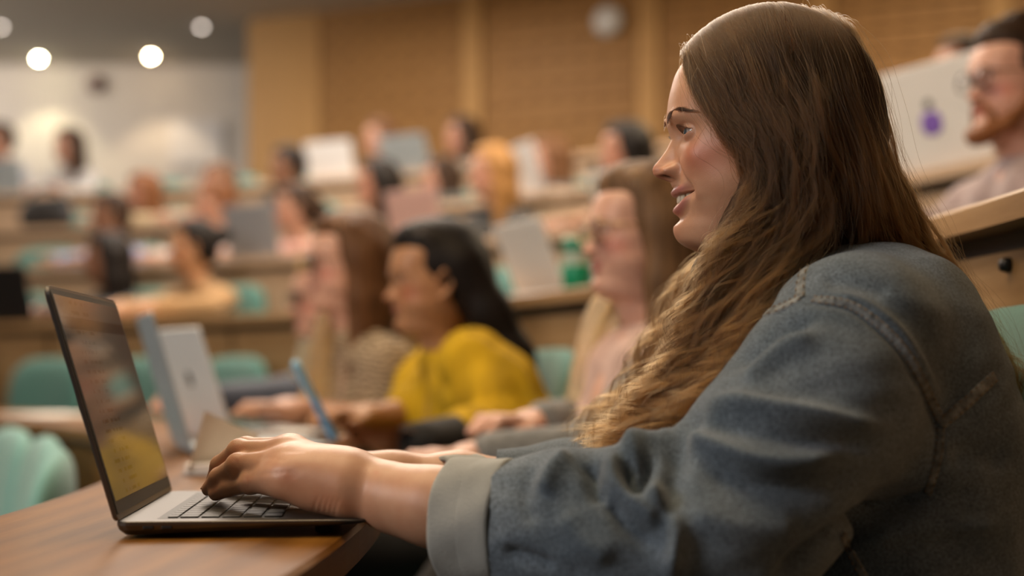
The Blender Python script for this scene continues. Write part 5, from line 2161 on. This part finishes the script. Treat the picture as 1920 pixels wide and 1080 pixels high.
# seats along each tier: one under every person, empty ones in the gaps
SIT = {k: [] for k in range(1, 6)}
for o_ in list(COL.objects):
    if o_.name.startswith('person') and o_ is not her:
        dx_, dy_ = o_.location.x - CX, o_.location.y - CY
        R_ = math.hypot(dx_, dy_)
        row = min(range(1, 6), key=lambda k: abs(FLOOR[k] - o_.location.z))
        SIT[row].append((math.atan2(dy_, dx_), R_, o_['label']))
for row in range(1, 6):
    R = HEAD_R[row] + .235
    lim = (DESK_R[row + 1] - .038) if row < 5 else 99
    ths = [list(t_) for t_ in sorted(SIT[row])]
    for _ in range(40):                                   # neighbouring seats keep a seat's width apart
        for i_ in range(len(ths) - 1):
            d_ = .475 / R - (ths[i_ + 1][0] - ths[i_][0])
            if d_ > 0:
                ths[i_][0] -= d_ / 2
                ths[i_ + 1][0] += d_ / 2
    for th, R_, lb in ths:
        seat(row, th, r_back=min(R_ + .245, lim), label='teal padded seat taken by the ' + ' '.join(lb.split()[:8]).rstrip(','))
    th = math.radians(-8 if row > 1 else 12)
    gap = .56 / R
    while th < math.radians(78):
        p_ = ring_pt(R, th)
        px_ = 960 + p_.x / max(p_.y, .2) * F
        if p_.y > 1.7 and -250 < px_ < 2150 and all(abs(th - t_[0]) > gap * .95 for t_ in ths):
            seat(row, th, r_back=min(R, lim), label='empty ' + SEAT_LABEL[row])
        th += gap * 1.05
for dth in (16.5, 23.5, 30.5, 37.5):
    seat(0, math.radians(dth), r_back=4.13, pale=True, top=.86)

# ---- laptops
EMB = mat('dark_emblem', (0.05, 0.06, 0.07), 0.3, 0.1)
PURPLE = mat('purple_sticker', (0.22, 0.12, 0.55), 0.5, 0.1)


def lap(row, px, label, shell, r_off=.16, twist=0.0, **kw):
    loc, th = desk_at(row, px, r_off)
    return laptop((loc[0], loc[1], loc[2] + .0005), th + twist, label, shell, **kw)




def lap_hinge(px, Y, yaw, label, shell, **kw):
    h_ = Vector(((px - 960) / F * Y, Y, 0)) + Vector((math.cos(yaw), math.sin(yaw), 0)) * (kw['d'] / 2)
    return laptop((h_.x, h_.y, .7405), yaw, label, shell, **kw)


lap_hinge(338, 2.47, math.radians(19), 'blue-grey laptop seen nearly edge-on beside the notebook', BLUE_GREY_LID, w_=.30, d=.235, ang=16)
lap_hinge(388, 2.92, math.radians(30), 'white laptop with a dark emblem beyond the notebook', WHITE_LID, w_=.31, d=.225, ang=18, emblem=EMB)
lap(2, 52, 'black laptop on the second tier desk', BLACK_LID, w_=.34, d=.235, ang=14)
lap(3, 512, 'grey laptop on the third tier desk beside the dark ponytailed woman', GREY_LID, w_=.33, d=.24, ang=12)
lap(5, 640, 'white laptop on the topmost desk by the end of the wooden wall', WHITE_LID, w_=.34, d=.215, ang=14)
lap(5, 785, 'grey-blue laptop on the topmost desk', BLUE_GREY_LID, w_=.34, d=.215, ang=26)
lap(3, 822, 'dusty pink laptop on the third tier desk', PINK_LID, w_=.32, d=.225, ang=14)
lap(4, 1040, 'white laptop tilted back on the fourth tier desk', SILVER, twist=-.45, w_=.32, d=.235, ang=16)
lap(2, 1072, 'silver-white laptop beside the green bottle', WHITE_LID, .20, w_=.28, d=.200, ang=22)
lap(3, 1232, 'pale laptop on the third tier desk by the black-haired person in brown', WHITE_LID, w_=.32, d=.20, ang=35)
ml = lap(3, 1835, 'pale laptop with a purple sticker on its lid', WHITE_LID, .16, .10, w_=.36, d=.255, ang=14)
for c in ml.children:
    if c.name.startswith('lid'):
        V, Fc = superpad(.075, .062, .001, 10, 4, .8, 0)
        s_ = mesh_obj('sticker', V, Fc, PURPLE, c)
        s_.location = (-.0050, .005, .10)
        V, Fc = superpad(.03, .025, .001, 10, 4, .8, 0)
        s_ = mesh_obj('emblem', V, Fc, EMB, c)
        s_.location = (-.0050, .005, .148)
lap(5, 20, 'pale blue laptop on the topmost desk by the white wall', BLUE_GREY_LID, w_=.32, d=.22, ang=15)

# ---- notebook, pen, bottle, papers
PAPER = mat('paper', (0.82, 0.78, 0.73), 0.8, 0.03, 60)
loc, th = desk_at(1, 372, .21)
loc = P(368, 890, 1.93)
nb = empty('notebook', (loc.x, loc.y, .7403), th)
tag(nb, 'open notebook with a lifted white page on the lowest desk', 'notebook')
box_obj('cover', (.14, .17, .004), (.052, .075, .002), mat('notebook_card', (0.5, 0.5, 0.52), 0.6, 0.05), nb, r=.001)
box_obj('page_block', (.13, .16, .012), (.050, .075, .0105), PAPER, nb, r=.002)
cs_ = [P(352, 884, 1.92), P(384, 770, 1.94), P(484, 812, 2.10), P(486, 872, 2.06)]
pv_, pf_ = [], []
nb.rotation_euler = (0, 0, 0)
for k_ in (0, 1):
    for i_ in range(9):
        for j_ in range(9):
            s_, t_ = i_ / 8, j_ / 8
            q_ = cs_[0].lerp(cs_[1], s_).lerp(cs_[3].lerp(cs_[2], s_), t_)
            q_ = q_ + Vector((0, -.010 * math.sin(t_ * math.pi) * s_ + .0004 * k_, 0))
            pv_.append(tuple(q_ - nb.location))
for k_ in (0, 1):
    for i_ in range(8):
        for j_ in range(8):
            a_ = k_ * 81 + i_ * 9 + j_
            pf_.append((a_, a_ + 1, a_ + 10, a_ + 9) if k_ == 0 else (a_, a_ + 9, a_ + 10, a_ + 1))
mesh_obj('page', pv_, pf_, PAPER, nb)

pa, pb = P(551, 676, 2.40), P(634, 836, 2.44)
pen = empty('pen', pb)
tag(pen, 'blue pen held by the woman in yellow', 'pen')
BLUE = mat('blue_plastic', (0.14, 0.42, 0.78), 0.35, 0.05)
d_ = pa - pb
o_ = tube_obj('barrel', [d_ * t_ for t_ in (.06, .1, .5, .55)], [.006, .0072, .0072, .0074], BLUE, pen, 14)
tube_obj('cap', [d_ * t_ for t_ in (.55, .56, .9, .97, 1.0)], [.0076, .008, .008, .0076, .004], mat('pale_blue_plastic', (0.30, 0.60, 0.85), 0.35, 0.05), pen, 14)
tube_obj('nib', [d_ * t_ for t_ in (0, .03, .065)], [.0008, .0022, .0042], mat('grey_nib', (0.2, 0.2, 0.22), 0.4, 0.1), pen, 12)

loc, th = desk_at(2, 1082, .045)
bt = empty('drink_bottle', (loc[0], loc[1], loc[2] + .0006), th)
tag(bt, 'green drink tumbler with a pale middle band on the second tier desk', 'bottle')
GREEN = mat('green_plastic', (0.005, 0.30, 0.16), 0.3, 0.06)
lathe_obj('base', [(.001, 0), (.034, 0), (.037, .004), (.037, .055), (.036, .058)], GREEN, bt)
lathe_obj('band', [(.0355, .058), (.036, .06), (.036, .088), (.0355, .09)], mat('pale_plastic', (0.45, 0.55, 0.48), 0.35, 0.05), bt)
lathe_obj('lid', [(.037, .09), (.038, .093), (.038, .118), (.034, .126), (.001, .127)], mat('green_lid', (0.02, 0.22, 0.13), 0.3, 0.05), bt)


def sheet(row, px, r_off, sx, sy, label, n=5, twist=0.1, m_=None):
    loc, th = desk_at(row, px, r_off)
    t_ = empty('paper_stack', (loc[0], loc[1], loc[2] + .0004), th + twist)
    tag(t_, label, 'paper', 'papers on the desks')
    for q in range(n):
        box_obj('sheet', (sx, sy, .0012), (0, 0, .0008 + q * .0014), m_ or PAPER, t_, r=0, rot=(0, 0, random.uniform(-.06, .06)))



loc, th = desk_at(4, 88, .14)
bag = empty('shoulder_bag', loc, th)
tag(bag, 'black shoulder bag lying on the fourth tier desk', 'bag')
BLACKCLOTH = cloth('black_canvas', (0.008, 0.008, 0.009))
bf_ = Field((-.12, -.22, -.02), (.12, .22, .30), .008)
bf_.cone((0, -.11, .075), (0, .11, .075), .068, .072, .03)
bf_.cone((.01, -.10, .15), (.01, .10, .14), .050, .052, .03)
bv_, bq_ = bf_.mesh(2)
mesh_obj('body', bv_, bq_, BLACKCLOTH, bag)
tube_obj('strap', [(.0, -.15, .12), (-.02, -.10, .215), (-.03, 0, .245), (-.02, .10, .215), (0, .15, .11)], .010, BLACKCLOTH, bag, 8)
V, Fc = superpad(.20, .11, .012, 8, 4, .6, .01)
fl_ = mesh_obj('flap', V, Fc, cloth('dark_flap', (0.018, 0.017, 0.017)), bag)
fl_.location = (-.060, 0, .12)
sheet(2, 905, .18, .21, .26, 'stack of white papers near the silver-white laptop', 6)
sheet(1, 100, .18, .21, .30, 'white papers on the lowest desk by the pale teal seats', 5)
sheet(2, 270, .18, .21, .30, 'white papers before the woman with the bun', 3)
sheet(3, 640, .15, .21, .30, 'white papers on the third tier desk', 3)
